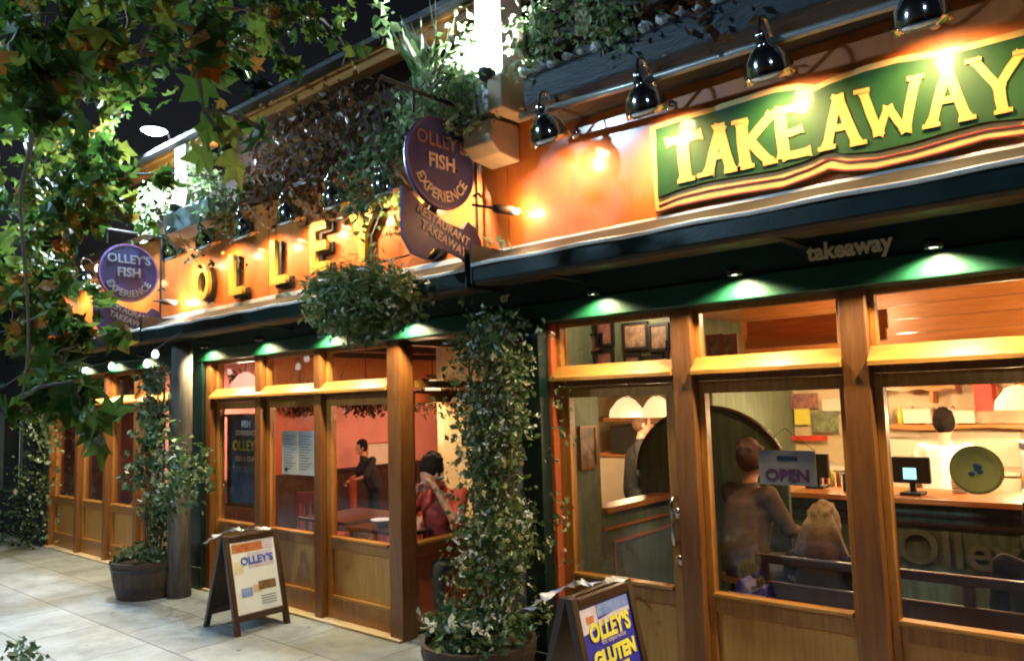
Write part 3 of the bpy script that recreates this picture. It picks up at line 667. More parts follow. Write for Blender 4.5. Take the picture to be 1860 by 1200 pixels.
# ============================================================ STREET ITEMS
def aboard(xt,yc,hh,wd,label,kind,lean=.22,back=.28):
    """A-board: printed face towards +X; legs run down to the ground"""
    t=thing('pavement_board',label,'a-board',(xt,yc,0))
    zt_=hh
    def fr(x,y,z,s): return (x,y,z)
    for nm,sgn,l in (('front',1,lean),('back',-1,back)):
        m=MB()
        for y in (yc-wd/2,yc+wd/2-.045):
            m.add([(xt+sgn*l-.02,y,0),(xt+sgn*l+.02,y,0),(xt+sgn*l+.02,y+.045,0),(xt+sgn*l-.02,y+.045,0),(xt+sgn*.015-.02,y,zt_),(xt+sgn*.015+.02,y,zt_),(xt+sgn*.015+.02,y+.045,zt_),(xt+sgn*.015-.02,y+.045,zt_)],[(0,1,2,3),(4,5,6,7),(0,1,5,4),(1,2,6,5),(2,3,7,6),(3,0,4,7)])
        def at(z): return xt+sgn*(l+(.015-l)*z/zt_)
        for z in (.10,zt_-.06):
            x=at(z); m.box(x-.016,x+.016,yc-wd/2+.046,yc+wd/2-.046,z,z+.05)
        m.build(nm+'_frame',M['darkwood'],t,bevel=.004)
        m=MB(); za,zb=.15,zt_-.06; xa,xb=at(za),at(zb)
        m.add([(xa-.006,yc-wd/2+.046,za),(xa+.006,yc-wd/2+.046,za),(xb+.006,yc-wd/2+.046,zb),(xb-.006,yc-wd/2+.046,zb),(xa-.006,yc+wd/2-.046,za),(xa+.006,yc+wd/2-.046,za),(xb+.006,yc+wd/2-.046,zb),(xb-.006,yc+wd/2-.046,zb)],[(0,1,2,3),(4,5,6,7),(0,1,5,4),(1,2,6,5),(2,3,7,6),(3,0,4,7)])
        bp=m.build(nm+'_panel',M['darkwood'] if sgn<0 else (M['paper'] if kind==1 else M['posterblue']),t)
        if sgn>0:
            uu=Vector((0,1,0)); vv=Vector((at(1)-at(0),0,1)).normalized(); n=uu.cross(vv)
            def pt(s_,zf,off=.008): z=za+(zb-za)*zf; return Vector((at(z),yc+s_*(wd/2-.05),z))+n*off
            def patch(s0,s1,z0,z1,mt,nm='print',off=.0085,skew=0):
                q=[pt(s0,z0-skew,off),pt(s1,z0+skew,off),pt(s1,z1+skew,off),pt(s0,z1-skew,off)]
                MB().add([*q],[(0,1,2,3)]).build(nm,mt,bp)
            if kind==1:
                patch(-.95,.45,.84,.965,M['orangepic']); patch(.47,.95,.84,.97,M['lilacpic'])
                patch(-.3,.9,.60,.82,M['lilacpic'],off=.0075)
                text("OLLEY'S",.085,M['bluetxt'],pt(.12,.71,.012),uu,vv,bp,'lettering',.001,bold=.002)
                patch(-.95,-.55,.55,.72,mat('pale_yellow_print',(.75,.68,.5)))
                patch(-.75,-.25,.22,.34,M['bluepic']); patch(.05,.85,.28,.40,M['brownpic']); patch(-.2,.15,.26,.36,mat('printed_peach',(.75,.5,.3)))
                for k in range(4): patch(.1,.8,.08+k*.035,.09+k*.035,M['greytxt'],'print_line')
            else:
                patch(-.97,-.35,.86,.985,M['lilacpic']); patch(-.80,-.50,.875,.925,M['orangepic'],off=.009); patch(-.33,.97,.90,.985,M['bluepic'],off=.009)
                patch(-.97,.97,.84,.89,M['lilacpic'],skew=.03,off=.0078)
                text("OLLEY'S",.115,M['yellow'],pt(.05,.80,.012),uu,vv,bp,'lettering',.001,bold=.005,xs=.86)
                text("fish experience",.035,M['lilacpic'],pt(.1,.725,.012),uu,vv,bp,'lettering',.001)
                text("GLUTEN",.095,M['yellow'],pt(.05,.615,.012),uu,vv,bp,'lettering',.001,bold=.006)
                text("FREE",.095,M['yellow'],pt(.05,.48,.012),uu,vv,bp,'lettering',.001,bold=.006)
                text("AVAILABLE",.075,M['yellow'],pt(.1,.34,.012),uu,vv,bp,'lettering',.001,bold=.003)
    # crumpled carrier bag ties along the top edge
    m=MB(); N=26; vs=[]
    path=bez([(xt-.20,yc-wd/2-.05,zt_-.07),(xt-.13,yc-wd/2+.0,zt_-.02),(xt-.05,yc-.12,zt_+.035),(xt+.01,yc-.02,zt_+.025),(xt+.03,yc+wd/3,zt_+.01)],7)
    for i,p in enumerate(path):
        w_=.030+.016*math.sin(i*1.9)+.012*math.sin(i*.7+1); a_=i*.33
        vs+= [p+Vector((w_*math.cos(a_),.01*math.sin(i*2.3),w_*math.sin(a_)*.7)),p-Vector((w_*.6*math.cos(a_),.012*math.cos(i*1.7),w_*.5*math.sin(a_)-.004))]
    m.add(vs,[(2*i,2*i+1,2*i+3,2*i+2) for i in range(len(path)-1)]); m.build('poster_wrap',M['wrap'],t)
    return t
M['wrap']=mat('crumpled_pale_film',(.62,.58,.62),rough=.3,var=.35,scale=30,coat=.4)
M['bluetxt']=mat('print_blue_text',(.05,.12,.6),rough=.5)
aboard(-6.10,-.5,.77,.50,'dark wooden pavement board with white poster, in front of the middle doors',1)
aboard(-2.31,-.80,.86,.53,'dark wooden pavement board with royal blue poster and yellow words, by the entrance door',2,lean=.20)

def halfbarrel(x,y,r,h,label):
    t=thing('barrel_planter',label,'planter',(x,y,0),'half barrel planters on the pavement')
    MB().lathe([(0,0),(r*.80,0),(r*.9,h*.4),(r,h),(r*.93,h),(r*.90,h*.86),(0,h*.86)],(x,y,.001),20).build('tub',M['barrel'],t)
    MB().lathe([(r*.86,h*.22),(r*.885,h*.32),(r*.87,h*.32)],(x,y,0),28).lathe([(r*.965,h*.75),(r*.99,h*.85),(r*.95,h*.85)],(x,y,0),28).build('hoop',M['iron'],t)
    MB().lathe([(0,h*.88),(r*.9,h*.87)],(x,y,0),20).build('soil',M['soil'],t)
    return t
halfbarrel(-7.97,-.50,.36,.36,'dark wooden half barrel at the foot of the grey post')
halfbarrel(-3.38,-.55,.36,.37,'dark wooden half barrel under the climbing jasmine')
# grey post
single(MB().tube([(-7.62,-.36,0),(-7.64,-.36,.8),(-7.60,-.36,1.7),(-7.61,-.36,2.5)],[.115,.105,.10,.10],14),'timber_post',M['greypost'],'weathered grey timber post beside the left barrel planter','post',smooth=True)
# plants
def plant(name,label,cat,base,parts,group=None):
    t=thing(name,label,cat,base,group)
    for nm,mb,mt in parts: mb.build(nm,mt,t)
    return t
def climber(cx,cy,z0,z1,rx,ry,n,size,seed,fl=0,taper=None):
    mb=MB(); st=MB(); pts=[];
    k=int(n/48)
    for i in range(k):
        z=z0+(z1-z0)*rng.random(); f=(z-z0)/(z1-z0); w_=taper(f) if taper else 1
        a=rng.random()*6.28; rr=rng.random()**.5
        c=np.array([cx+rx*w_*rr*math.cos(a),cy+ry*w_*rr*math.sin(a),z])
        pts.append(c+rng.normal(size=(48,3))*[.055,.05,.065]*(.6+.8*rng.random()))
    pts=np.concatenate(pts); leaves(mb,pts,size,'small',droop(len(pts)))
    for i in range(7):
        a=i*.9; s0=(cx+.05*math.cos(a),cy+.05*math.sin(a),0.25)
        q=[s0]+[(cx+rx*.5*math.cos(a+j*1.3),cy+ry*.5*math.sin(a+j*1.3),z0+(z1-z0)*(j+1)/6) for j in range(6)]
        st.tube(bez(q,5),.008,5)
    fm=MB()
    if fl:
        idx=rng.choice(len(pts),fl); q=pts[idx]+rng.normal(size=(fl,3))*.03; q=np.repeat(q,4,0); leaves(fm,q,.022,'small')
    return mb,st,fm
mb,st,fm=climber(-3.37,-.40,.40,2.32,.31,.22,6000,.043,1,fl=560,taper=lambda f:(.75+.35*math.sin(f*9)*.4+.3*(1-f)*(f<.35) if f<.8 else 1.0-(f-.8)*2.2))
ex=[]
for (px,py) in [(850,545),(855,575),(862,600),(1015,780),(1020,930),(1000,830),(1035,1020),(830,660),(1020,990),(812,1010),(808,720),(800,760),(812,850),(805,900),(1012,700),(1018,730),(1025,900),(1030,950),(990,600),(940,575),(800,1080),(1040,790)]:
    c=np.array(P(px,py,Y=-.45)); ex.append(c+rng.normal(size=(9,3))*.035)
ex=np.concatenate(ex); leaves(mb,ex,.034,'small',droop(len(ex)))
plant('climbing_jasmine','tall climbing jasmine with small white flowers in front of the lobby','plant',(-3.38,-.5,.33),[('foliage',mb,M['jas']),('stem',st,M['stem']),('blossom',fm,M['flower'])])
mb=MB(); pts=blob((-3.38,-.58,.44),(.36,.30,.12),900); leaves(mb,pts,.05,'small'); fm=MB(); q=blob((-3.45,-.7,.5),(.32,.22,.07),24,clump=4); q=np.repeat(q,5,0); leaves(fm,q,.035,'small')
plant('bedding_plant','low leafy plant with white flowers spilling over the right half barrel','plant',(-3.38,-.55,.33),[('foliage',mb,M['ivy']),('blossom',fm,M['flower'])])
# left climber on the grey post
mb,st,fm=climber(-7.98,-.45,.5,2.3,.20,.17,1300,.055,2,taper=lambda f:.55+.6*math.exp(-((f-.40)/.2)**2))
pts=np.concatenate([np.array(P(px,py,Y=-.6))+rng.normal(size=(70,3))*[.10,.08,.09] for px,py in [(300,800),(270,840),(330,830),(350,850),(310,880),(250,860),(290,910),(365,860),(330,900),(280,780)]]); leaves(mb,pts,.065,'small',droop(len(pts)))
plant('climber','green climber hanging around the grey timber post','plant',(-7.98,-.45,.3),[('foliage',mb,M['ivy']),('stem',st,M['stem'])])
mb=MB(); pts=blob((-7.97,-.5,.42),(.34,.3,.10),420); leaves(mb,pts,.05,'small')
plant('bedding_plant','low green plant filling the left half barrel','plant',(-7.97,-.5,.33),[('foliage',mb,M['ivy'])])
# hanging basket
hb=thing('hanging_basket','bushy green hanging basket under the gold letters, in front of the awning','hanging basket',(-4.27,-.68,2.5))
mb=MB()
for (cx_,cz_,rx,rz,n) in [(-4.28,2.56,.50,.22,2600),(-4.55,2.66,.30,.12,600),(-4.0,2.55,.32,.16,900),(-4.25,2.42,.35,.18,900)]:
    pts=blob((cx_,-.72,cz_),(rx,.26,rz),n); leaves(mb,pts,.045,'small',droop(len(pts)))
pts=blob((-4.25,-.78,2.6),(.5,.25,.25),900); d=rng.normal(size=(900,3)); d[:,2]=np.abs(d[:,2])*.2-.4; leaves(mb,pts,.12,'blade',d)
mb.build('foliage',M['hang'],hb); MB().lathe([(0,-.17),(.12,-.14),(.2,0),(.19,0),(.11,-.13)],(-4.27,-.72,2.54),20).build('basket',M['barrel'],hb)
MB().tube([(-4.27,-.72,2.56),(-4.27,-.70,2.78),(-4.27,-.27,2.92)],.008,6).build('bracket',M['iron'],hb)
fm=MB(); q=blob((-3.85,-.75,2.55),(.22,.2,.22),40,clump=3); q=np.repeat(q,4,0); leaves(fm,q,.022,'small'); fm.build('blossom',M['flower'],hb)
# eaves troughs with trailing plants
def trail(label,pxs,Y,mtn,n,size,shape='small',jx=.08,base=None,name='trailing_plant',group='plants hanging over the fascia',boxx=None,up=False):
    b=P(*pxs[0][:2],Y=Y) if base is None else base
    t=thing(name,label,'plant',b,group); mb=MB(); st=MB()
    prev=None
    for e in pxs:
        px,py=e[:2]; k=e[2] if len(e)>2 else 1
        c=np.array(P(px,py,Y=Y+rng.normal()*.05)); q=c+rng.normal(size=(int(n*k),3))*[jx,jx*.8,jx]
        dd=droop(len(q))
        if up: dd[:,2]=np.abs(dd[:,2])+1.2
        leaves(mb,q,size,shape,dd)
        if prev is not None and np.linalg.norm(c-prev)<.8: st.tube([tuple(prev),tuple(c)],.006,4)
        prev=c
    mb.build('foliage',M[mtn],t)
    if st.v and len(pxs)>8: st.build('stem',M['stem'],t)
    return t
trail('green trailing plant hanging down left of the big round sign',[(720,235),(705,260),(680,270),(655,290),(640,310),(670,315),(650,340),(690,330),(630,345),(640,365),(665,375),(720,280),(700,300),(680,350),(655,390),(730,260)],-.48,'trailer',50,.05)
trail('thin trailing stem with yellow-green leaves just left of the big round sign',[(715,340),(720,365),(718,395),(712,420),(690,380),(700,300),(675,445),(685,470)],-.42,'hang',16,.05,jx=.04)
trail('mass of brown dry plants on the fascia top between the two round signs',[(480,300),(510,260),(540,230),(560,280),(600,210),(620,240),(580,320),(530,330),(640,190),(650,230),(610,290),(500,350),(560,200),(460,310),(670,210),(590,260),(520,290),(630,270),(550,350)],-.40,'dry',62,.06,jx=.15)
trail('spiky upright grass tuft above the big sign bracket',[(775,150),(765,140),(790,140),(780,120),(760,150)],-.55,'bright',14,.32,'blade',jx=.04,up=True)
trail('floodlit white-green plant left of the tall white post',[(830,110,1.5),(845,140,1.5),(800,150),(820,180),(850,170),(860,100),(790,175),(860,200),(835,215),(760,190),(740,185),(850,60),(870,225,.6),(745,215),(790,205)],-.55,'bright',60,.05,jx=.07)
trail('frothy floodlit plants in the planter boxes right of the tall white post',[(960,100,1.3),(975,70,1.3),(1000,50,1.3),(1030,40),(1060,30),(1090,30),(1120,15),(990,20),(1020,5),(1050,0),(1130,35),(1100,55),(1150,15),(1170,5),(950,60),(960,130,.6)],-.50,'bright',80,.045,jx=.08)
trail('dark brown dry stems at the top edge above the takeaway board',[(1190,10),(1220,15),(1260,5),(1300,10),(1230,-15)],-.40,'dry',60,.07,jx=.10)
trail('bright plant in the trough at the left white post',[(270,360),(250,375),(290,350),(300,375),(360,310),(375,330),(380,350),(340,340,.5),(350,300),(400,350),(410,375),(385,380),(260,400),(395,400),(425,390),(365,290)],-.5,'bright',55,.055,jx=.09)
trail('dangling pale leaves at the top edge above the brown dry plants',[(690,5),(700,25),(705,45),(700,65)],-1.0,'bright',9,.06,jx=.025)
trail('sparse climber with pale leaves beside the gold O',[(345,465),(360,470),(385,470),(330,455),(430,470,.6),(440,490,.6),(425,430)],-.60,'ivy',10,.045,jx=.035)
trail('pale leaves stuck beside the ribbon of the big round sign',[(890,440),(905,437),(915,443)],-.40,'bright',5,.05,jx=.02)
# small plant at lower left front
trail('small shrub top poking up at the bottom left corner',[(30,1185),(45,1175),(40,1200),(55,1195),(30,1215)],-2.3,'ivy',22,.05,jx=.05,name='shrub',group=None)
# dark shrubs at left end
trail('dark ivy mass on the wall end beside the left folding doors',[(60,780),(75,820),(50,860),(80,880),(60,920),(30,930),(80,950),(20,960),(50,980),(85,790),(70,740),(10,900),(60,880),(30,990)],-.3,'ivy',60,.06,jx=.13,name='ivy',group=None)

# festoon string
fs=thing('festoon_string','drooping string of white bulbs under the left awning','string lights',(-8.4,-.8,2.3))
pp=[P(60,690,Y=-.8),P(110,678,Y=-.8),P(155,672,Y=-.8),P(203,665,Y=-.8),P(267,660,Y=-.8),P(282,643,Y=-.8),P(330,610,Y=-.8)]
MB().tube(bez([p+Vector((0,0,.04)) for p in pp],4),.005,5).build('cable',M['blackp'],fs)
for p in pp[1:6]+[P(178,487,Y=-.9),P(172,522,Y=-.9),P(80,605,Y=-.9)]:
    MB().lathe([(0,-.04),(.022,-.035),(.034,-.005),(.024,.025),(.012,.04)],p,12).build('bulb',M['festbulb'],fs,smooth=True)

# ============================================================ NEIGHBOUR AT LEFT
NB=thing('neighbouring_shop','dark neighbouring shop with a pale lit window past the left end','building',(-15,0,0))
MB().box(-24,-14.6,0,6,0,4.2).box(-14.6,-12.56,0,6,2.0,4.2).box(-13.35,-12.56,0,6,0,2.0).box(-14.6,-13.35,0,6,0,.65).build('wall',M['dark'],NB)
wn=MB().box(-14.6,-14.52,-.02,.08,.65,2.0).box(-13.43,-13.35,-.02,.08,.65,2.0).box(-14.52,-13.43,-.02,.08,1.92,2.0).build('window_frame',M['greypost'],NB)
MB().box(-14.52,-13.43,.03,.036,.66,1.92).build('pane',M['glass'],wn)
MB().box(-14.5,-13.45,.3,.33,.66,1.92).build('lit_blind',mat('lit_greenish_blind',(.5,.6,.5),emit=(.75,1,.72),es=.7,scale=3),NB)

# ============================================================ TREES
def branch(mb,a,b,r0,r1,wob=.12,n=6):
    a=np.array(a,float);b=np.array(b,float);pts=[tuple(a)]
    L=np.linalg.norm(b-a)
    for i in range(1,n): pts.append(tuple(a+(b-a)*i/n+rng.normal(size=3)*wob*L/n*1.2+np.array([0,0,.05*L*math.sin(math.pi*i/n)])))
    pts.append(tuple(b)); q=bez(pts,3); N=len(q)
    mb.tube(q,[r0+(r1-r0)*i/(N-1) for i in range(N)],7)
def tree(label,base,topz,r,clusters,group='plane trees over the pavement',fork=None):
    t=thing('plane_tree',label,'tree',base,group)
    tk=MB(); q=[base]; 
    for i in range(1,7): q.append((base[0]+.05*math.sin(i*1.7),base[1]+.05*math.cos(i*2.1),topz*i/6))
    tk.tube(bez(q,4),[r*(1.25 if i==0 else 1-.4*i/24) for i in range(25)],14)
    tk.build('trunk',M['bark'],t,smooth=True)
    lb=MB(); cr=MB(); hubs=[]
    ft=Vector(q[-1])
    for (px,py,d,rad,n,size) in clusters:
        c=P(px,py,d=d); hubs.append((c,rad,n,size))
    hubs.sort(key=lambda h:(h[0]-ft).length)
    done=[]
    for c,rad,n,size in hubs:
        cand=[ft]+[h for h in done if (h-ft).length<(c-ft).length]
        s=min(cand,key=lambda h:(h-c).length)
        rr=.014
        branch(lb,s,c,rr if s is not ft else .032,.005,wob=.07); done.append(c)
        n=int(n*.52); size=size*.95; pts=blob(c,(rad,rad,rad*.8),n,clump=7); leaves(cr,pts,size,'plane',droop(n))
        for k in range(max(2,n//40)):
            e=pts[rng.integers(0,n)]; lb.tube([tuple(c),tuple((np.array(c)+e)/2+rng.normal(size=3)*.03),tuple(e)],.004,4)
    lb.build('limb',M['bark'],t); cr.build('crown',M['plane'],t)
near=[(20,40,4.2,.35,70,.11),(110,25,4.0,.35,80,.11),(200,60,4.2,.30,60,.11),(290,30,4.0,.32,60,.10),(380,20,4.4,.32,60,.10),(450,20,4.6,.30,60,.10),(60,130,3.8,.30,60,.11),(150,120,4.0,.30,50,.11),
 (250,100,4.2,.22,26,.13),(330,100,4.4,.22,26,.12),(360,130,4.0,.14,14,.13),(25,210,3.8,.25,40,.11),(430,215,4.0,.13,9,.14),(400,250,3.9,.12,8,.14),(480,240,4.2,.12,8,.13),(370,200,4.0,.08,4,.13),
 (500,70,5.2,.22,90,.08),(530,40,5.3,.20,90,.08),(520,100,5.2,.15,50,.08),(490,15,5,.22,60,.08),(560,20,5.3,.2,40,.07),(600,50,5.4,.2,36,.07),(630,90,5.4,.12,18,.07),(140,215,4.1,.12,10,.12),(60,170,4.4,.3,40,.11),
 (70,740,5.2,.16,20,.14),(130,690,5.0,.18,20,.15),(40,720,5.0,.18,22,.13),(150,745,5.0,.15,14,.15)]
tree('near plane tree, its autumn leaves hanging into the top left corner',(-4.3,-5.0,0),3.9,.17,near)
far=[(160,330,7.5,.45,120,.13),(60,330,8,.55,140,.13),(110,260,8,.5,110,.13),(190,290,7.2,.3,60,.13),(240,330,7.4,.3,60,.12),(40,430,7.2,.45,120,.13),(120,420,7.0,.45,120,.13),(180,400,7.2,.3,70,.13),(60,520,6.8,.4,110,.14),(20,600,6.5,.4,100,.14),(110,560,6.6,.3,60,.13),
 (100,640,6.2,.3,60,.14),(170,620,6.2,.22,40,.14),(210,600,6.2,.15,20,.14),(40,680,6.0,.35,70,.14),(140,500,7,.25,50,.13),(30,160,9,.7,120,.13),(150,180,9,.6,90,.13),(330,80,9.5,.6,90,.13),(440,120,9,.3,40,.12),(200,120,9,.6,90,.13),(80,60,9,.7,120,.13),(440,330,8,.2,26,.10),(500,160,9,.25,20,.12),(230,30,9,.7,120,.13),(400,30,9,.6,90,.13)]
tree('far plane tree with a pale mottled trunk at the left edge',(-11.55,-1.10,0),4.6,.20,far)

# ============================================================ FLOODLIGHTS / STREET LIGHT
f=flood((-3.17,-.565,3.905),(-3.19,-.44,4.5),'white floodlight shining up the tall white post',600)
f2=flood((-7.36,-.56,3.84),(-7.39,-.44,4.5),'white floodlight shining up the left white post',260)
EL=thing('eaves_lamp','bright oval white lamp on a bracket above the left round sign','lamp',(-8.66,-.25,5.0))
c_=P(280,237,Y=-.45)
EL.location=c_
MB().lathe([(0,.06),(.07,.055),(.14,.01),(.145,0),(.13,-.005)],c_,24).build('housing',M['iron'],EL,smooth=True)
MB().lathe([(0,-.045),(.08,-.035),(.13,-.004)],c_,24).build('lens',M['ledwhite'],EL,smooth=True)
MB().tube([tuple(c_+Vector((0,0,.05))),tuple(c_+Vector((0,.15,.02))),(c_.x,-.2,4.55)],.014,8).build('bracket',M['iron'],EL)
lo=bpy.data.objects.new('lamp_light',lamp_data('SPOT',2200,(.66,.84,1),.12,160,.5)); col.objects.link(lo); lo.parent=EL; lo.location=(0,-.05,-.07); lo.rotation_euler=Vector((.25,-.35,-1)).to_track_quat('-Z','Y').to_euler()
# street lamp outside the frame, lighting the pavement
def streetlamp(x,y,label,e):
    t=thing('street_lamp',label,'street lamp',(x,y,0),'street lamps along the kerb')
    MB().tube([(x,y,0),(x,y,1.0),(x,y,1.02),(x,y,6)],[.09,.08,.05,.04],12).build('pole',M['iron'],t,smooth=True)
    MB().tube(bez([(x,y,6),(x,y+.3,6.25),(x,y+.9,6.3)],5),.03,8).build('arm',M['iron'],t,smooth=True)
    MB().box(x-.12,x+.12,y+.8,y+1.35,6.24,6.33).build('head',M['metalgrey'],t,bevel=.02)
    MB().box(x-.09,x+.09,y+.85,y+1.3,6.225,6.239).build('lens',M['ledwhite'],t)
    l=bpy.data.objects.new('lamp_light',lamp_data('SPOT',e,(.45,.74,1),.15,150,.4)); col.objects.link(l); l.parent=t; l.location=(0,1.08,6.2); l.rotation_euler=Vector((0,.25,-1)).to_track_quat('-Z','Y').to_euler()
streetlamp(-6.5,-7.6,'street lamp on the kerb behind the viewer to the left',2200)
streetlamp(2.5,-7.6,'street lamp on the kerb behind the viewer to the right',300)
#@@INTERIOR
# ============================================================ PEOPLE
def capsule(mb,a,b,r0,r1,n=10):
    a=Vector(a);b=Vector(b); mb.tube([a,a+(b-a)*.5,b],[r0,(r0+r1)/2*1.0,r1],n); mb.sphere(a,r0,n); mb.sphere(b,r1,n)
def remesh(mb,name,mt,parent,vox=.012,smooth=3):
    me=bpy.data.meshes.new('tmp'); me.from_pydata([tuple(v) for v in mb.v],[],mb.f); me.update()
    import bmesh
    bm=bmesh.new(); bm.from_mesh(me); bmesh.ops.recalc_face_normals(bm,faces=bm.faces); bm.to_mesh(me); bm.free()
    o=bpy.data.objects.new('tmp',me); col.objects.link(o)
    r=o.modifiers.new('r','REMESH'); r.mode='VOXEL'; r.voxel_size=vox
    s=o.modifiers.new('s','SMOOTH'); s.iterations=smooth; s.factor=.5
    dg=bpy.context.evaluated_depsgraph_get(); m2=bpy.data.meshes.new_from_object(o.evaluated_get(dg)); bpy.data.objects.remove(o)
    m2.name=name; m2.materials.clear(); m2.materials.append(mt)
    for p in m2.polygons: p.use_smooth=True
    ob=bpy.data.objects.new(name,m2); col.objects.link(ob); ob.parent=parent; return ob
def person(label,loc,rotz,J,top,legs,hair,scale=1.0,long_hair=False,sleeve=1.0,shorts=False,skin='skin',cap=None):
    """J: joints (facing -Y). keys pelvis chest neck head sL sR eL eR wL wR hL hR kL kR aL aR"""
    t=thing('person',label,'person',loc)
    V=Vector; b=MB()
    j={k:V(v) for k,v in J.items()}
    capsule(b,j['pelvis'],j['chest'],.13,.14); capsule(b,j['chest'],j['neck'],.10,.055); capsule(b,j['neck'],j['head']-V((0,0,.05)),.05,.05)
    hd=j['head']; b.sphere(hd,.098,16,(.80,.98,1.18)); b.sphere(hd+V((0,-.03,-.06)),.06,12,(.85,1,.9))
    fd=j.get('look',V((0,-1,0))).normalized(); sd=fd.cross(V((0,0,1))).normalized()
    b.sphere(hd+fd*.10+V((0,0,-.02)),.017,8,(1,1,1.5))
    for s in (-1,1): b.sphere(hd+sd*s*.083,.022,8,(.5,1,1.5))
    b.sphere(hd+fd*.085+V((0,0,-.062)),.016,8,(1.6,1,.6))
    for s in 'LR':
        capsule(b,j['chest']+V((0,0,.06)),j['s'+s],.06,.055); capsule(b,j['s'+s],j['e'+s],.050,.038); capsule(b,j['e'+s],j['w'+s],.037,.025)
        d=(j['w'+s]-j['e'+s]).normalized(); side=d.cross(V((0,0,1))); side=side.normalized() if side.length>.01 else V((1,0,0)); dn=d.cross(side).normalized()
        pc=j['w'+s]+d*.05; capsule(b,j['w'+s]+d*.01,pc,.026,.030); capsule(b,pc-side*.018,pc+side*.018+d*.02,.016,.016)
        for q,(o_,ln) in enumerate([(-.030,.060),(-.011,.072),(.009,.068),(.028,.052)]):
            r0=pc+side*o_+d*.025; r1=r0+d*ln*.5+dn*.006; r2=r1+d*ln*.4+dn*.022
            capsule(b,r0,r1,.0095,.009,6); capsule(b,r1,r2,.009,.0075,6)
        th=pc-side*.035-d*.02; capsule(b,th,th-side*.025+d*.03,.011,.009,6)
        capsule(b,j['pelvis'],j['h'+s],.10,.085); capsule(b,j['h'+s],j['k'+s],.082,.055); capsule(b,j['k'+s],j['a'+s],.052,.035)
        ft=(fd*.17); capsule(b,j['a'+s]-V((0,0,.03)),j['a'+s]+ft-V((0,0,.045)),.038,.030)
    body=remesh(b,'body',M[skin],t,.010)
    for s in (-1,1): # eyes
        MB().sphere(hd+fd*.083+sd*s*.032+V((0,0,.01)),.011,8).build('eye',M['hairdark'],t).location=(0,0,0)
    for ch in t.children:
        if ch.name.startswith('eye'):
            for v in ch.data.vertices: v.co+=V(loc)
    c=MB(); g_=.018
    capsule(c,j['pelvis'],j['chest'],.14+g_,.155+g_); capsule(c,j['chest'],j['neck']-V((0,0,.05)),.125,.075)
    for s in 'LR':
        capsule(c,j['chest']+V((0,0,.06)),j['s'+s],.085,.07); capsule(c,j['s'+s],j['e'+s],.066,.054)
        if sleeve>1: capsule(c,j['e'+s],j['w'+s],.052,.040)
    remesh(c,'shirt',M[top],t,.014)
    c=MB()
    for s in 'LR':
        capsule(c,j['pelvis']-V((0,0,.02)),j['h'+s],.14,.105); capsule(c,j['h'+s],j['k'+s],.10,.072)
        if not shorts: capsule(c,j['k'+s],j['a'+s]+V((0,0,.03)),.07,.055)
    remesh(c,'shorts' if shorts else 'trousers',M[legs],t,.014)
    c=MB()
    for s in 'LR':
        ft=(fd*.18); capsule(c,j['a'+s]-V((0,0,.03)),j['a'+s]+ft-V((0,0,.045)),.048,.038)
    remesh(c,'shoes',M['clothgrey'],t,.012)
    c=MB(); c.sphere(hd-fd*.022+V((0,0,.028)),.108,16,(.88,1.0,1.10))
    for k in range(26):
        a=rng.random()*6.28; e=rng.random()*1.2; q=V((math.cos(a)*math.sin(e)*.085,math.sin(a)*math.sin(e)*.1,math.cos(e)*.115))-fd*.025+V((0,0,.028)); c.sphere(hd+q,.026,6)
    if long_hair:
        capsule(c,hd-fd*.04,hd-fd*.07+V((0,0,-.16)),.10,.12); capsule(c,hd-fd*.07+V((0,0,-.16)),hd-fd*.08+V((0,0,-.26)),.13,.12)
        for s_ in (-1,1): capsule(c,hd-fd*.05+sd*s_*.06+V((0,0,-.08)),hd-fd*.05+sd*s_*.17+V((0,0,-.34)),.055,.035)
        for q_ in range(90):
            a=rng.random()*2-1; o1=sd*a; p0=hd-fd*(.02+.05*rng.random())+V((0,0,.12))+o1*.03
            c.tube(bez([p0,hd-fd*(.10+.02*rng.random())+o1*.10+V((0,0,.02)),hd-fd*.12+o1*.16+V((0,0,-.14)),hd-fd*.11+o1*(.20+.05*rng.random())+V((0,0,-.30-.06*rng.random()))],4),.009,5)
    # keep the face clear
    keep=MB(); 
    ob=remesh(c,'hair',M[hair],t,.012,2)
    for v in ob.data.vertices:
        q=v.co-hd
        if q.dot(fd)>.045 and q.z<.065: v.co-=fd*(q.dot(fd)-.045)
    t.rotation_euler=(0,0,rotz); t.scale=(scale,)*3
    return t
def stand(lean=0):
    return dict(pelvis=(0,0,.95),chest=(0,-lean,1.28),neck=(0,-lean*1.3,1.50),head=(0,-lean*1.5-.02,1.64),sL=(.18,-lean*1.2,1.42),sR=(-.18,-lean*1.2,1.42),eL=(.25,-lean,1.14),eR=(-.25,-lean,1.14),wL=(.22,-.18-lean,.98),wR=(-.22,-.18-lean,.98),
      hL=(.09,0,.90),hR=(-.09,0,.90),kL=(.10,-.02,.50),kR=(-.10,-.02,.50),aL=(.10,0,.09),aR=(-.10,0,.09))
def sit(lean=.05):
    return dict(pelvis=(0,0,.52),chest=(0,-lean,.86),neck=(0,-lean*1.5,1.08),head=(0,-lean*1.8-.02,1.22),sL=(.18,-lean*1.2,1.0),sR=(-.18,-lean*1.2,1.0),eL=(.25,-.12-lean,.76),eR=(-.25,-.12-lean,.76),wL=(.12,-.34-lean,.72),wR=(-.12,-.34-lean,.72),
      hL=(.10,-.05,.50),hR=(-.10,-.05,.50),kL=(.12,-.46,.50),kR=(-.12,-.46,.50),aL=(.12,-.44,.09),aR=(-.12,-.44,.09))
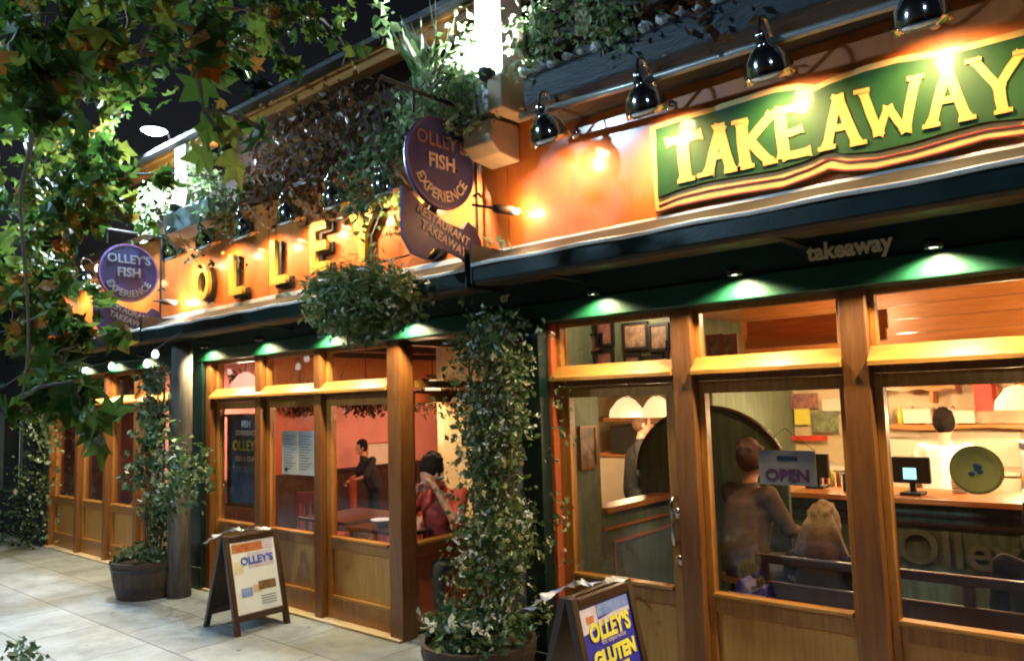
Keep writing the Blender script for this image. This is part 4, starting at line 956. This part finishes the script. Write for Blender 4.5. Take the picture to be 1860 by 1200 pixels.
# boy
J=stand(.10); J.update(eL=(.30,-.30,1.16),wL=(.10,-.50,1.08),eR=(-.26,-.25,1.14),wR=(-.05,-.48,1.05),chest=(-.06,-.12,1.28),neck=(-.08,-.18,1.50),head=(-.09,-.22,1.63))
person('boy in black t-shirt and dark shorts standing by the pink wall',(-8.35,2.7,.012),R(-15),J,'clothblack','clothblack','hairdark',scale=.76,shorts=True)
# diner by the lobby glass with raised arms
J=sit(.12); J.update(eL=(.24,-.34,.80),wL=(.10,-.36,1.04),eR=(-.24,-.34,.80),wR=(-.10,-.36,1.02),head=(0,-.30,1.17),look=(-.2,-.55,-.8))
person('seated dark-haired diner in red resting head on raised arms behind the lobby glass',(-5.02,.85,-.08),R(15),J,'clothred','clothgrey','hairdark',sleeve=1,scale=1.1)
J=sit(.05)
person('seated diner in teal top seen through the left folding doors',(-12.0+1.6-.2,.95,-.05),R(-20),J,'clothteal','clothgrey','hairblond',scale=.95)
J=sit(.06); person('brown-haired man in dark brown jacket sitting in front of the green arch',(-2.38,1.10,.12),R(160),J,'clothbrown','clothgrey','hairbrown',sleeve=2)
J=sit(.12); person('long-haired blond woman in black coat on the window bench, seen from behind',(-1.76,.72,-.25),R(180),J,'clothblack','clothblack','hairblond',long_hair=True,sleeve=2)
J=sit(.05); person('person in black with dark hair on the bench at the right edge, seen from behind',(-.60,.74,-.17),R(175),J,'clothblack','clothblack','hairdark',sleeve=2,scale=1.02)
J=stand(.25); person('worker in white top with dark hair bending behind the counter',(-1.50,2.95,-.02),R(185),J,'clothwhite','clothgrey','hairdark',scale=.93)
J=stand(.05); person('worker in dark top standing in the kitchen behind the serving hatch',(-4.25,2.75,-.02),R(120),J,'clothblack','clothblack','hairbrown',scale=.95)

# ============================================================ TAKEAWAY INTERIOR
bk=MB()
for k in range(5): bk.box(-2.6,XR,1.75,1.79,2.0+k*.1,2.096+k*.1)
bpart(bk,'bulkhead',M['orangewood'])
ct=thing('service_counter','long timber-topped counter with dark green boarded front','counter',(-.5,2.2,0))
MB().box(-2.55,2.2,1.80,2.45,1.02,1.06).build('countertop',M['orangewood'],ct,bevel=.006)
MB().box(-2.5,2.18,1.88,2.4,.012,1.02).build('front',M['dkgreen'],ct)
MB().box(-2.5,2.18,1.862,1.879,.87,.89).box(-2.5,2.18,1.862,1.879,.93,.95).box(-2.5,2.18,1.862,1.879,.28,.31).build('moulding',M['darkwood'],ct)
text("Olley's",.34,mat('sage_lettering',(.13,.17,.12)),(-1.13,1.859,0.71),(1,0,0),(0,0,1),ct,'lettering',.004,bold=.004)
ORD='first second third fourth fifth sixth seventh eighth ninth tenth eleventh twelfth thirteenth fourteenth fifteenth'.split()
ORD=[o+' from the left' for o in ORD]
def shelf(x0,x1,z,y,label,grp='shelves on the tiled wall'):
    n=24; pr=[(x0+(x1-x0)*i/n, .012*math.sin(i*.9)) for i in range(n+1)]
    t=thing('shelf',label,'shelf',((x0+x1)/2,y,z),grp)
    m=MB().prism([(x,z+.04) for x,_ in pr]+[(x,z+d) for x,d in pr[::-1]],fnY,y-.26,y); m.build('board',M['orangewood'],t)
    MB().box(x0+.2,x0+.23,y-.2,y,z-.12,z-.013).box(x1-.23,x1-.2,y-.2,y,z-.12,z-.013).build('bracket',M['orangewood'],t)
shelf(-2.45,-1.55,1.80,4.2,'wavy-edged pine shelf behind the till, left of the red box')
shelf(-1.45,1.0,1.83,4.2,'wavy-edged pine shelf behind the till, right of the red box')
shelf(-2.55,.8,1.44,4.2,'long lower pine shelf behind the counter')
shelf(-3.25,-2.45,2.06,4.2,'high pine shelf above the red poster')
def box_item(x0,x1,y0,y1,z0,z1,name,mt,label,cat,group=None,lid=True):
    t=thing(name,label,cat,((x0+x1)/2,(y0+y1)/2,z0),group)
    MB().box(x0,x1,y0,y1,z0,z1).build('carton',mt,t,bevel=.006)
    if lid: MB().box(x0-.005,x1+.005,y0-.005,y1+.005,z1+.001,z1+.012).build('lid',mt,t,bevel=.003)
    return t
box_item(-2.02,-1.78,3.98,4.15,1.49,1.62,'takeout_box',M['creamlt'],'cream box on the lower shelf, above the till','box','cream boxes on the lower shelf')
box_item(-1.70,-1.42,3.98,4.15,1.49,1.60,'takeout_box',M['creamlt'],'wider cream box on the lower shelf left of the worker','box','cream boxes on the lower shelf')
box_item(-1.38,-1.24,3.80,4.05,1.60,1.86,'red_box',M['red'],'upright red box on the wall above the worker','box')
for i in range(12):
    x=-2.40+i*.07; t=single(MB().lathe([(0,0),(.024,0),(.026,.09),(.012,.12),(.012,.15),(0,.15)],(x,4.08,1.86),10),'jar',M['creamlt' if i%2 else 'metalgrey'],'small %s jar, %s in the row on the left wavy shelf'%('cream' if i%2 else 'steel',ORD[i]),'jar','jars on the left wavy shelf')
for i in range(14):
    x=-1.10+i*.13; t=single(MB().lathe([(0,0),(.035,0),(.05,.08),(.05,.11),(0,.11)],(x,4.08,1.89),10),'bowl',M['creamlt'],'small pale bowl, %s in the row on the right wavy shelf'%ORD[i],'bowl','bowls on the right wavy shelf')
# fryer range
fr=thing('frying_range','pale steel frying range with black band behind the counter','frying range',(.2,3.7,0))
MB().box(-1.0,2.0,3.2,3.9,.012,1.0).build('body',M['creamlt'],fr,bevel=.01); MB().box(-1.0,2.0,3.25,3.85,1.0,1.38).build('hood',M['metalgrey'],fr,bevel=.01)
MB().box(-1.0,2.0,3.235,3.249,1.32,1.36).build('black_band',M['blackp'],fr); MB().box(-1.0,2.0,3.23,3.249,1.06,1.10).build('rail',M['orangewood'],fr)
wr=thing('wall_unit','white enamel worktop unit along the tiled wall','worktop',(-1.9,3.9,0))
MB().box(-3.2,-1.05,3.6,4.19,.012,1.06).build('cupboard',M['creamlt'],wr,bevel=.01); MB().box(-3.2,-1.05,3.58,4.19,1.061,1.09).build('worktop',M['creamlt'],wr,bevel=.004); MB().box(-2.6,-1.1,4.15,4.19,1.091,1.40).build('splashback',M['creamlt'],wr)
# tills
def till(x,y,label,screen,w_=.25,ang=0):
    t=thing('till',label,'till',(x,y,1.06),'tills on the counter')
    MB().box(x-w_/2,x+w_/2,y-.02,y+.02,1.14,1.33).build('monitor',M['blackp'],t,bevel=.01)
    MB().box(x-.07,x+.07,y-.08,y+.10,1.06,1.08).box(x-.02,x+.02,y,y+.03,1.08,1.14).build('stand',M['blackp'],t,bevel=.004)
    if screen: MB().box(x-.05,x+.035,y-.024,y-.0205,1.17,1.25).build('display',M['screen'],t)
till(-1.50,2.02,'black till with glowing cyan display','s')
till(-2.22,2.15,'black till behind the open card',None,.2)
box_item(-1.98,-1.80,2.0,2.2,1.06,1.18,'card_box',M['navy'],'dark blue box on the counter behind the open card','box')
box_item(-2.12,-1.90,2.55,2.8,1.06,1.38,'paper_stack',M['clothwhite'],'white paper stack on the counter behind the tills','paper stack',lid=False)
# pendants
def pendant(x,y,z,label,mt='shade',e=48,colr=(1,.70,.38),grp='pendant lamps over the counter',r=.17,ceil=2.5,name='pendant_lamp'):
    t=thing(name,label,'pendant lamp',(x,y,z),grp)
    MB().lathe([(r,-.09),(r*.93,-.02),(r*.5,.07),(.03,.10),(.026,.09),(r*.45,.06),(r*.9,-.03),(r*.97,-.09)],(x,y,z),24).build('lamp_shade',M[mt],t,smooth=True)
    MB().tube([(x,y,z+.1),(x,y,ceil)],.005,5).build('cord',M['blackp'],t)
    MB().sphere((x,y,z-.03),.03,10).build('bulb',M['bulbw'],t,smooth=True)
    l=bpy.data.objects.new('lamp_light',lamp_data('POINT',e,colr,.06)); col.objects.link(l); l.parent=t; l.location=(0,0,-.12)
pendant(-.95,3.0,1.72,'cream pendant lamp right of the worker',r=.16,e=48)
pendant(-.55,3.0,1.72,'cream pendant lamp at the right edge over the frying range',e=48)
pendant(-2.35,2.95,2.05,'cream pendant lamp in front of the red poster',e=58)
pendant(-1.6,2.6,2.25,'cream pendant lamp high over the till',e=58)
pendant(.5,2.6,1.9,'cream pendant lamp over the right end of the counter',e=40)
pendant(-3.60,2.1,1.72,'cream pendant lamp in the kitchen, right one seen through the entrance door',e=34,r=.15,grp='pendant lamps in the kitchen')
pendant(-4.02,2.25,1.72,'cream pendant lamp in the kitchen, left one seen through the entrance door',e=34,r=.17,grp='pendant lamps in the kitchen')
def flush(x,y,z,label,e,c):  # lamps added out of sight to brighten the boards, arch and pictures
    t=thing('added_ceiling_lamp',label,'ceiling lamp',(x,y,z),'added flush ceiling lamps inside the takeaway')
    MB().lathe([(.09,.04),(.09,.0),(.08,-.01),(0,-.012)],(x,y,z),20).build('diffuser',M['shade'],t,smooth=True); MB().lathe([(.10,.04),(.10,.02),(.091,.02)],(x,y,z),20).build('ring',M['chrome'],t)
    l=bpy.data.objects.new('lamp_light',lamp_data('POINT',e,c,.08)); col.objects.link(l); l.parent=t; l.location=(0,0,-.07)
flush(-.2,1.05,2.455,'added flush ceiling lamp in front of the orange boards, right',44,(1,.66,.34))
flush(-1.7,1.0,2.455,'added flush ceiling lamp in front of the orange boards, middle',34,(1,.66,.34))
flush(-2.7,.24,2.455,'added flush ceiling lamp just inside the entrance door',9,(1,.75,.45))
# arched green screen
a_=thing('arched_screen','dark green round-topped screen with brown edge behind the brown-haired man','screen',(-2.8,1.45,0))
arcp=[(-2.80+.62*math.cos(t_),1.22+.50*math.sin(t_)) for t_ in np.linspace(0,math.pi,24)]
MB().prism([(-2.18,.012)]+arcp+[(-3.42+.14,.012)],fnY,1.45,1.49).build('panel',M['dkgreen'],a_)
MB().tube([(x,1.445,z) for x,z in arcp],.018,8).build('edge',M['darkwood'],a_,smooth=True)
# window bench
bn=thing('window_bench','long dark wooden bench with its back to the right windows','bench',(-.8,.45,0))
MB().box(-1.98,1.5,.36,.40,.82,.87).box(-1.98,1.5,.36,.39,.62,.72).box(-1.98,1.5,.36,.385,.50,.56).build('backrest',M['darkwood'],bn,bevel=.006)
MB().box(-1.98,1.5,.41,.86,.40,.44).build('seat',M['darkwood'],bn,bevel=.006)
for x in (-1.96,-.9,.2,1.44): MB().box(x,x+.05,.41,.84,.012,.40).build('leg',M['darkwood'],bn)
for x in (-1.96,-.9,.2,1.44): MB().box(x,x+.05,.365,.405,.012,.82).build('leg',M['darkwood'],bn)
# chair armrest near the man
sx=thing('stool','dark wooden stool under the brown-haired man','stool',(-2.38,1.15,0))
MB().lathe([(0,0),(.17,0),(.17,.035),(0,.035)],(-2.38,1.12,.53),20).build('seat',M['orangewood'],sx)
for k in range(4):
    a=k*1.57+.78; MB().tube([(-2.38+.10*math.cos(a),1.12+.10*math.sin(a),.53),(-2.38+.17*math.cos(a),1.12+.17*math.sin(a),.012)],.015,6).build('leg',M['darkwood'],sx)
# bags at the foot of the window
bg_=thing('carrier_bag','blue and pink carrier bag on the floor at the foot of the window','bag',(-2.0,.5,0))
m=MB(); m.prism([(-2.12,.012),(-1.84,.012),(-1.82,.55),(-1.9,.72),(-1.96,.66),(-2.04,.74),(-2.12,.56)],fnY,.25,.42); m.build('bag_body',M['posterblue'],bg_,bevel=.02); MB().box(-2.10,-1.88,.238,.249,.58,.66).build('print',M['lilacpic'],bg_)
# posters and pictures
def picture(c,u,w_,h_,mt,label,frame='blackp',cat='picture',group=None,name='picture_frame',n=(0,-1,0),inner='print'):
    """c centre, u horizontal unit, n facing"""
    t=thing(name,label,cat,c,group); c=Vector(c);u=Vector(u);n=Vector(n);v=Vector((0,0,1))
    def bx(m,a,b,z0,z1,d0,d1):
        vs=[c+u*x+v*z+n*d for d in (d0,d1) for x,z in ((a,z0),(b,z0),(b,z1),(a,z1))]
        m.add(vs,[(0,1,2,3),(7,6,5,4),(0,1,5,4),(1,2,6,5),(2,3,7,6),(3,0,4,7)])
    if frame:
        m=MB(); f_=.018
        bx(m,-w_/2,w_/2,h_/2-f_,h_/2,0,.02); bx(m,-w_/2,w_/2,-h_/2,-h_/2+f_,0,.02); bx(m,-w_/2,-w_/2+f_,-h_/2+f_,h_/2-f_,0,.02); bx(m,w_/2-f_,w_/2,-h_/2+f_,h_/2-f_,0,.02); m.build('frame',M[frame],t)
        m=MB(); bx(m,-w_/2+f_,w_/2-f_,-h_/2+f_,h_/2-f_,.001,.008); m.build(inner,M[mt],t)
    else:
        m=MB(); bx(m,-w_/2,w_/2,-h_/2,h_/2,0,.005); m.build(inner,M[mt],t)
    return t
M['photo1']=mat('sepia_print',(.45,.30,.20),c2=(.06,.03,.03),scale=16,rough=.4)
M['photo2']=mat('rosy_print',(.55,.25,.2),c2=(.12,.05,.05),scale=14,rough=.4)
M['photo3']=mat('green_print',(.35,.40,.22),c2=(.08,.08,.04),scale=12,rough=.4)
XW=-3.14
def onleft(px,py): # point on the left wall plane
    return P(px,py,X=XW)
i=0
pics=[(1068,625,60,36,'photo2','tall rosy picture at the far left of the cluster'),(1100,606,34,46,'photo2','small reddish picture, upper row, second from the left'),(1100,650,34,30,'photo2','small reddish picture, lower row, left'),(1155,610,46,50,'photo1','black-framed pale picture in the middle of the upper row'),(1150,655,30,28,'photo1','small cream picture in the middle of the lower row'),(1198,612,36,50,'photo1','black-framed pale picture, right of the upper row'),(1185,658,40,26,'photo3','green picture in the lower row, right'),(1222,640,20,44,'photo2','rosy picture at the right end of the cluster')]
# the pictures hang on a picture board turned to the room above the door
for (px,py,w_,h_,mt_,lb_) in pics:
    c=P(px,py,Y=.46); sc_=1/ (F/ np.linalg.norm(np.array(c)-CAM)) 
    picture((c.x,.46,c.z),(1,0,0),w_*sc_*1.15,h_*sc_,mt_,lb_+' above the entrance door',group='pictures above the entrance door')
bpart(MB().box(-3.149,-2.33,.47,.50,2.02,2.499),'picture_board',M['wallgreen'])
bpart(MB().box(-3.135,-3.12,.1,.12,2.0,2.3),'board_edge',M['oak'])
c=P(1066,812,X=-3.14); picture((-3.145,.34,c.z),(0,1,0),.20,.30,'photo1','framed dark picture on the green wall just inside the entrance door',frame='oak',n=(1,0,0))
c=P(1400,757,Y=4.15); picture((c.x,4.14,c.z),(1,0,0),.42,.30,'red','red poster on the tiled wall left of the shelves',frame=None,name='wall_poster',cat='poster')
c=P(1440,745,Y=4.15); picture((c.x+.10,4.135,c.z),(1,0,0),.16,.30,'yellow','yellow strip poster beside the red poster',frame=None,name='wall_poster',cat='poster')
c=P(1335,740,Y=4.15); picture((c.x,4.14,c.z),(1,0,0),.36,.30,'photo3','framed greenish picture on the tiled wall above the arch',frame='metalgrey')
for px,lb_ in [(1300,'small framed print standing in the transom above the open card, left'),(1325,'small pale print in the transom above the open card')]:
    c=P(px,628,Y=.9); picture((c.x,.9,c.z),(1,0,0),.13,.16,'photo1',lb_,frame='redwood')
bpart(MB().box(-2.19,-1.3,.87,.9,2.11,2.18).box(-2.19,-1.3,.92,.94,2.18,2.30),'transom_shelf',M['orangewood'])
# window stickers / cards
op=thing('open_card','grey card reading OPEN hanging inside the right window','sign',(-1.63,.05,1.3))
MB().box(-1.785,-1.475,.047,.052,1.315,1.50).build('card',M['opensign'],op); text('OPEN',.088,M['purple'],(-1.63,.045,1.365),(1,0,0),(0,0,1),op,'lettering',.001,bold=.003,xs=1.05); MB().box(-1.68,-1.57,.044,.0465,1.445,1.47).build('small_print',M['navy'],op)
MB().tube([(-1.785,.05,1.5),(-1.63,.05,1.62),(-1.475,.05,1.5)],.002,4).build('string',M['blackp'],op)
dk=thing('yellow_disc','round dull yellow disc sticker on the inside of the right window','sticker',(-.74,.05,1.3))
MB().lathe([(0,0),(.112,0),(.112,.004),(0,.004)],(-.74,.046,1.425),40,(0,1,0)).build('disc',M['disk'],dk); MB().lathe([(.085,-.002),(.10,-.002),(.10,0),(.085,0)],(-.74,.045,1.425),40,(0,1,0)).build('ring',M['disk'],dk)
m=MB(); [m.sphere((-.74+.02*math.sin(k*2.3),.043,1.425+.02*math.cos(k*1.9)),.014,8,(1,.2,.7)) for k in range(5)]; m.build('emblem',M['navy'],dk)

# ============================================================ RESTAURANT INTERIOR
mn=thing('menu_sheets','white double menu sheet taped inside the middle window','menu',(-6.19,.05,1.2))
MB().box(-6.45,-6.20,.046,.049,1.20,1.60).box(-6.195,-5.94,.046,.049,1.20,1.60).build('sheet',M['paper'],mn)
m=MB()
for k in range(13):
    for x0 in (-6.42,-6.165): m.box(x0,x0+.12+.08*((k*7)%5)/5,.0445,.0458,1.25+k*.025,1.256+k*.025)
m.build('printed_lines',M['greytxt'],mn); MB().sphere((-6.38,.044,1.245),.022,8,(1.3,.2,.9)).build('dark_mark',M['navy'],mn)
nb=thing('menu_board','tall navy board with yellow and white painted words inside the left middle window','menu board',(-7.2,.2,.8))
MB().box(-7.62,-6.86,.14,.16,.86,1.74).build('board',M['navy'],nb); MB().box(-7.64,-6.84,.12,.165,.83,.86).box(-7.64,-6.84,.12,.165,1.74,1.77).build('board_frame',M['darkwood'],nb)
for s_,z_,sz,mt_ in [("FISH",1.66,.09,'paper'),("EXPERIENCE",1.57,.07,'signcream'),("OLLEY'S",1.44,.145,'yellow'),("FISH & CHIPS",1.31,.07,'signcream'),("TAKEAWAY",1.2,.09,'greytxt')]: text(s_,sz,M[mt_],(-7.24,.135,z_),(1,0,0),(0,0,1),nb,'lettering',.001,bold=.002)
picture((-8.99,3.38,1.07),(0,1,0),.62,.42,'creamlt','cream framed panel on the pink wall right of the boy',frame='orangewood',n=(1,0,0))
wf=thing('wall_ornament','small black crab-like ornament on the bright pink wall in the left middle transom','ornament',P(430,690,X=-8.96))
c=P(432,688,X=-8.97); m=MB(); m.sphere(c,.07,10,(.3,1.3,.7))
for k in range(6):
    a=-.4+k*.75; m.tube([tuple(c),(c.x,c.y+.10*math.cos(a),c.z+.08*math.sin(a)),(c.x,c.y+.13*math.cos(a+.3),c.z+.13*math.sin(a+.3))],.009,5)
for ob in [m.build('ornament_body',M['blackp'],wf)]: pass
def chair(x,y,rz,label,mt='redwood'):
    t=thing('dining_chair',label,'chair',(0,0,0),'dining chairs in the restaurant')
    MB().box(-.2,.2,-.2,.2,.43,.46).build('seat',M[mt],t,bevel=.006); m=MB().box(-.19,.19,.17,.20,.80,.92)
    for k in (-.12,-.04,.04,.12): m.box(k-.012,k+.012,.175,.195,.46,.80)
    m.build('backrest',M[mt],t,bevel=.003)
    for a,b_ in ((-.19,-.19),(.15,-.19),(-.19,.165),(.15,.165)): MB().box(a,a+.04,b_,b_+.04,0,.43 if b_<0 else .86).build('leg',M[mt],t)
    t.location=(x,y,.012); t.rotation_euler=(0,0,rz)
def table(x,y,label):
    t=thing('dining_table',label,'table',(x,y,0),'dining tables in the restaurant')
    MB().box(x-.38,x+.38,y-.38,y+.38,.71,.745).build('tabletop',M['darkwood'],t,bevel=.006); MB().tube([(x,y,.012),(x,y,.71)],.04,8).build('pedestal',M['iron'],t); MB().lathe([(0,0),(.25,0),(.24,.03),(0,.04)],(x,y,.013),16).build('foot',M['iron'],t)
chair(-7.75,2.1,R(150),'wooden chair in front of the boy'); chair(-6.6,1.6,R(20),'wooden chair behind the white menu sheets'); chair(-7.0,.9,R(200),'wooden chair near the navy board'); chair(-5.4,1.75,R(10),'wooden chair behind the dark-haired diner')
chair(-10.6,1.0,R(160),'wooden chair under the diner in teal'); chair(-5.30,1.05,R(220),'wooden chair under the dark-haired diner')
table(-6.3,.75,'square red wood table behind the middle windows'); table(-5.35,.62,'square red wood table by the lobby glass'); table(-10.9,1.8,'square red wood table behind the left folding doors')
single(MB().lathe([(0,0),(.04,0),(.10,.05),(.11,.06),(.09,.05),(0,.012)],(-5.45,.42,.746),20),'bowl',M['paper'],'white bowl on the table by the sill','bowl',smooth=True)
tn=thing('green_tin','green tin with dark bands on the table by the sill','tin',(-5.08,.3,.746)); MB().lathe([(0,0),(.075,0),(.075,.10),(0,.10)],(-5.12,.36,.746),20).build('tin_body',mat('tin_green',(.03,.20,.05)),tn); MB().lathe([(.0765,0),(.0765,.02),(.075,.02)],(-5.12,.36,.75),20).lathe([(.0765,0),(.0765,.02),(.0,.02)],(-5.12,.36,.835),20).build('tin_band',M['blackp'],tn)
pendant(-8.3,.75,2.15,'pink-shaded lamp by the bright transom',mt='pshade',e=76,colr=(1,.62,.5),grp='pendant lamps in the restaurant',ceil=2.6)
pendant(-7.5,3.3,1.98,'pink-shaded lamp deep in the middle room',mt='pshade',e=80,colr=(1,.55,.36),grp='pendant lamps in the restaurant',ceil=2.6)
pendant(-6.1,1.9,2.05,'pink-shaded lamp behind the white menu sheets',mt='pshade',e=62,colr=(1,.52,.30),grp='pendant lamps in the restaurant',ceil=2.6)
pendant(-5.15,.78,1.93,'white-glowing lamp near the lobby glass',mt='shade',e=38,colr=(1,.6,.3),grp='pendant lamps in the restaurant',r=.09,ceil=2.6)
pendant(-11.2,1.3,1.70,'small pink-shaded lamp behind the left folding doors',mt='pshade',e=33,colr=(1,.45,.3),grp='pendant lamps in the restaurant',r=.13,ceil=2.6)
pendant(-10.2,2.4,1.75,'red-glowing lamp deep behind the left folding doors',mt='pshade',e=33,colr=(1,.4,.2),grp='pendant lamps in the restaurant',ceil=2.6)
# dried hops and ornaments hanging from beams
for k,(x,y,lb_) in enumerate([(*P(665,762,Y=1.9)[:2],'dark bunch of dried stems under the beams behind the boy pane'),(*P(815,780,Y=1.25)[:2],'dark bunch of dried stems under the beams by the lobby glass'),(*P(545,750,Y=1.9)[:2],'dark bunch of dried stems deep under the beams')]):
    t=thing('dried_bunch',lb_,'dried plants',(x,y,2.2),'dried bunches hanging from the beams'); mb=MB(); q=blob((x,y,1.90),(.42,.35,.17),1100); leaves(mb,q,.06,'small',droop(1100)); mb.build('dry_foliage',M['dry'],t); MB().tube([(x,y,1.95),(x,y,2.46)],.006,5).build('string',M['stem'],t)
for px,lb_ in [(225,'blue and white jug in the left transoms, left one'),(262,'blue and white jug in the left transoms, right one')]:
    c=P(px,712,Y=.35); single(MB().lathe([(0,0),(.06,0),(.11,.08),(.09,.16),(.05,.2),(.06,.24),(0,.24)],(c.x,.35,2.02),14,),'jug',M['bluepic'],lb_,'jug',smooth=True)
bpart(MB().box(-12.1,-8.5,.25,.5,1.97,2.0),'display_shelf',M['darkwood'])

# ---- clutter behind the counter
def stack(x,y,z,r_,n,h,mt,name,label,cat,group):
    m=MB(); [m.lathe([(0,k*h),(r_*.8,k*h),(r_,k*h+h*.8),(r_*.95,k*h+h*.8),(0,k*h+h*.3)],(x,y,z),16) for k in range(n)]
    return single(m,name,mt,label,cat,group,origin=(x,y,z))
k=0
for x,y,z,r_,n,h,mt_,lb_ in [(-1.25,2.25,1.06,.055,6,.022,'clothwhite','white stack of cups left of the yellow disc'),(-.52,2.15,1.06,.06,9,.024,'creamlt','tall cream stack of tubs right of the yellow disc'),(-.36,2.2,1.06,.06,7,.024,'creamlt','shorter cream stack of tubs at the right edge'),(-2.45,3.75,1.09,.07,5,.03,'creamlt','cream stack of bowls on the worktop, left'),(-2.2,3.75,1.09,.06,7,.03,'clothwhite','white stack of bowls on the worktop, middle'),(-1.85,3.75,1.09,.07,4,.035,'creamlt','cream stack of plates on the worktop, right'),(-.2,2.2,1.06,.05,8,.03,'clothwhite','white stack of cups beyond the tubs')]:
    stack(x,y,z,r_,n,h,M[mt_],'stack_of_bowls',lb_,'stacked dishes','stacked dishes and tubs')
for k in range(9):
    x=-2.52+k*.115; z=1.48; single(MB().lathe([(0,0),(.028,0),(.03,.10),(.012,.14),(.012,.17),(0,.17)],(x,4.05,z),10),'bottle',M[['red','creamlt','orangepic','metalgrey','yellow'][k%5]],'bottle %s on the long lower shelf'%ORD[k],'bottle','bottles on the long lower shelf',smooth=True)
for k in range(6):
    x=-2.36+k*.05; single(MB().lathe([(0,0),(.018,0),(.02,.09),(.008,.12),(0,.125)],(x+.0,2.32,1.06),10),'sauce_bottle',M[['red','yellow','brownpic'][k%3]],'sauce bottle %s on the counter behind the open card'%ORD[k],'bottle','sauce bottles on the counter',smooth=True)
for k,(px,py,w_,h_,mt_,lb_) in enumerate([(1460,728,.30,.16,'photo2','small rosy menu sheet on the tiled wall, right of the yellow strip'),(1500,765,.26,.22,'photo3','pale green menu sheet on the tiled wall, upper'),(1470,795,.40,.05,'red','narrow red strip on the tiled wall above the worktop'),(1515,735,.22,.12,'creamlt','cream card on the tiled wall by the window post'),(1640,780,.30,.12,'creamlt','wide cream sheet behind the till'),(1320,790,.20,.16,'photo1','small sepia print on the tiled wall above the man')]):
    c=P(px,py,Y=4.13); picture((c.x,4.13-.012*k,c.z),(1,0,0),w_,h_,mt_,lb_,frame=None,name='wall_sheet',cat='menu sheet')
# kitchen seen through the hatch
kt=thing('kitchen_shelving','cream kitchen shelving with dark oven, seen through the entrance door','shelving',(-4.3,3.5,0))
MB().box(-5.0,-3.3,3.3,3.32,1.55,1.60).box(-5.0,-3.3,3.1,3.5,1.18,1.22).build('board',M['orangewood'],kt); MB().box(-4.75,-4.4,3.05,3.4,1.22,1.52).build('oven',M['blackp'],kt,bevel=.01); MB().box(-5.0,-3.3,3.15,3.6,.012,1.18).build('cupboard',M['creamlt'],kt)
m=MB(); [m.box(-4.3+.13*q,-4.2+.13*q,3.2,3.3,1.22,1.36+.05*(q%3)) for q in range(6)]; m.build('cartons',M['clothwhite'],kt)
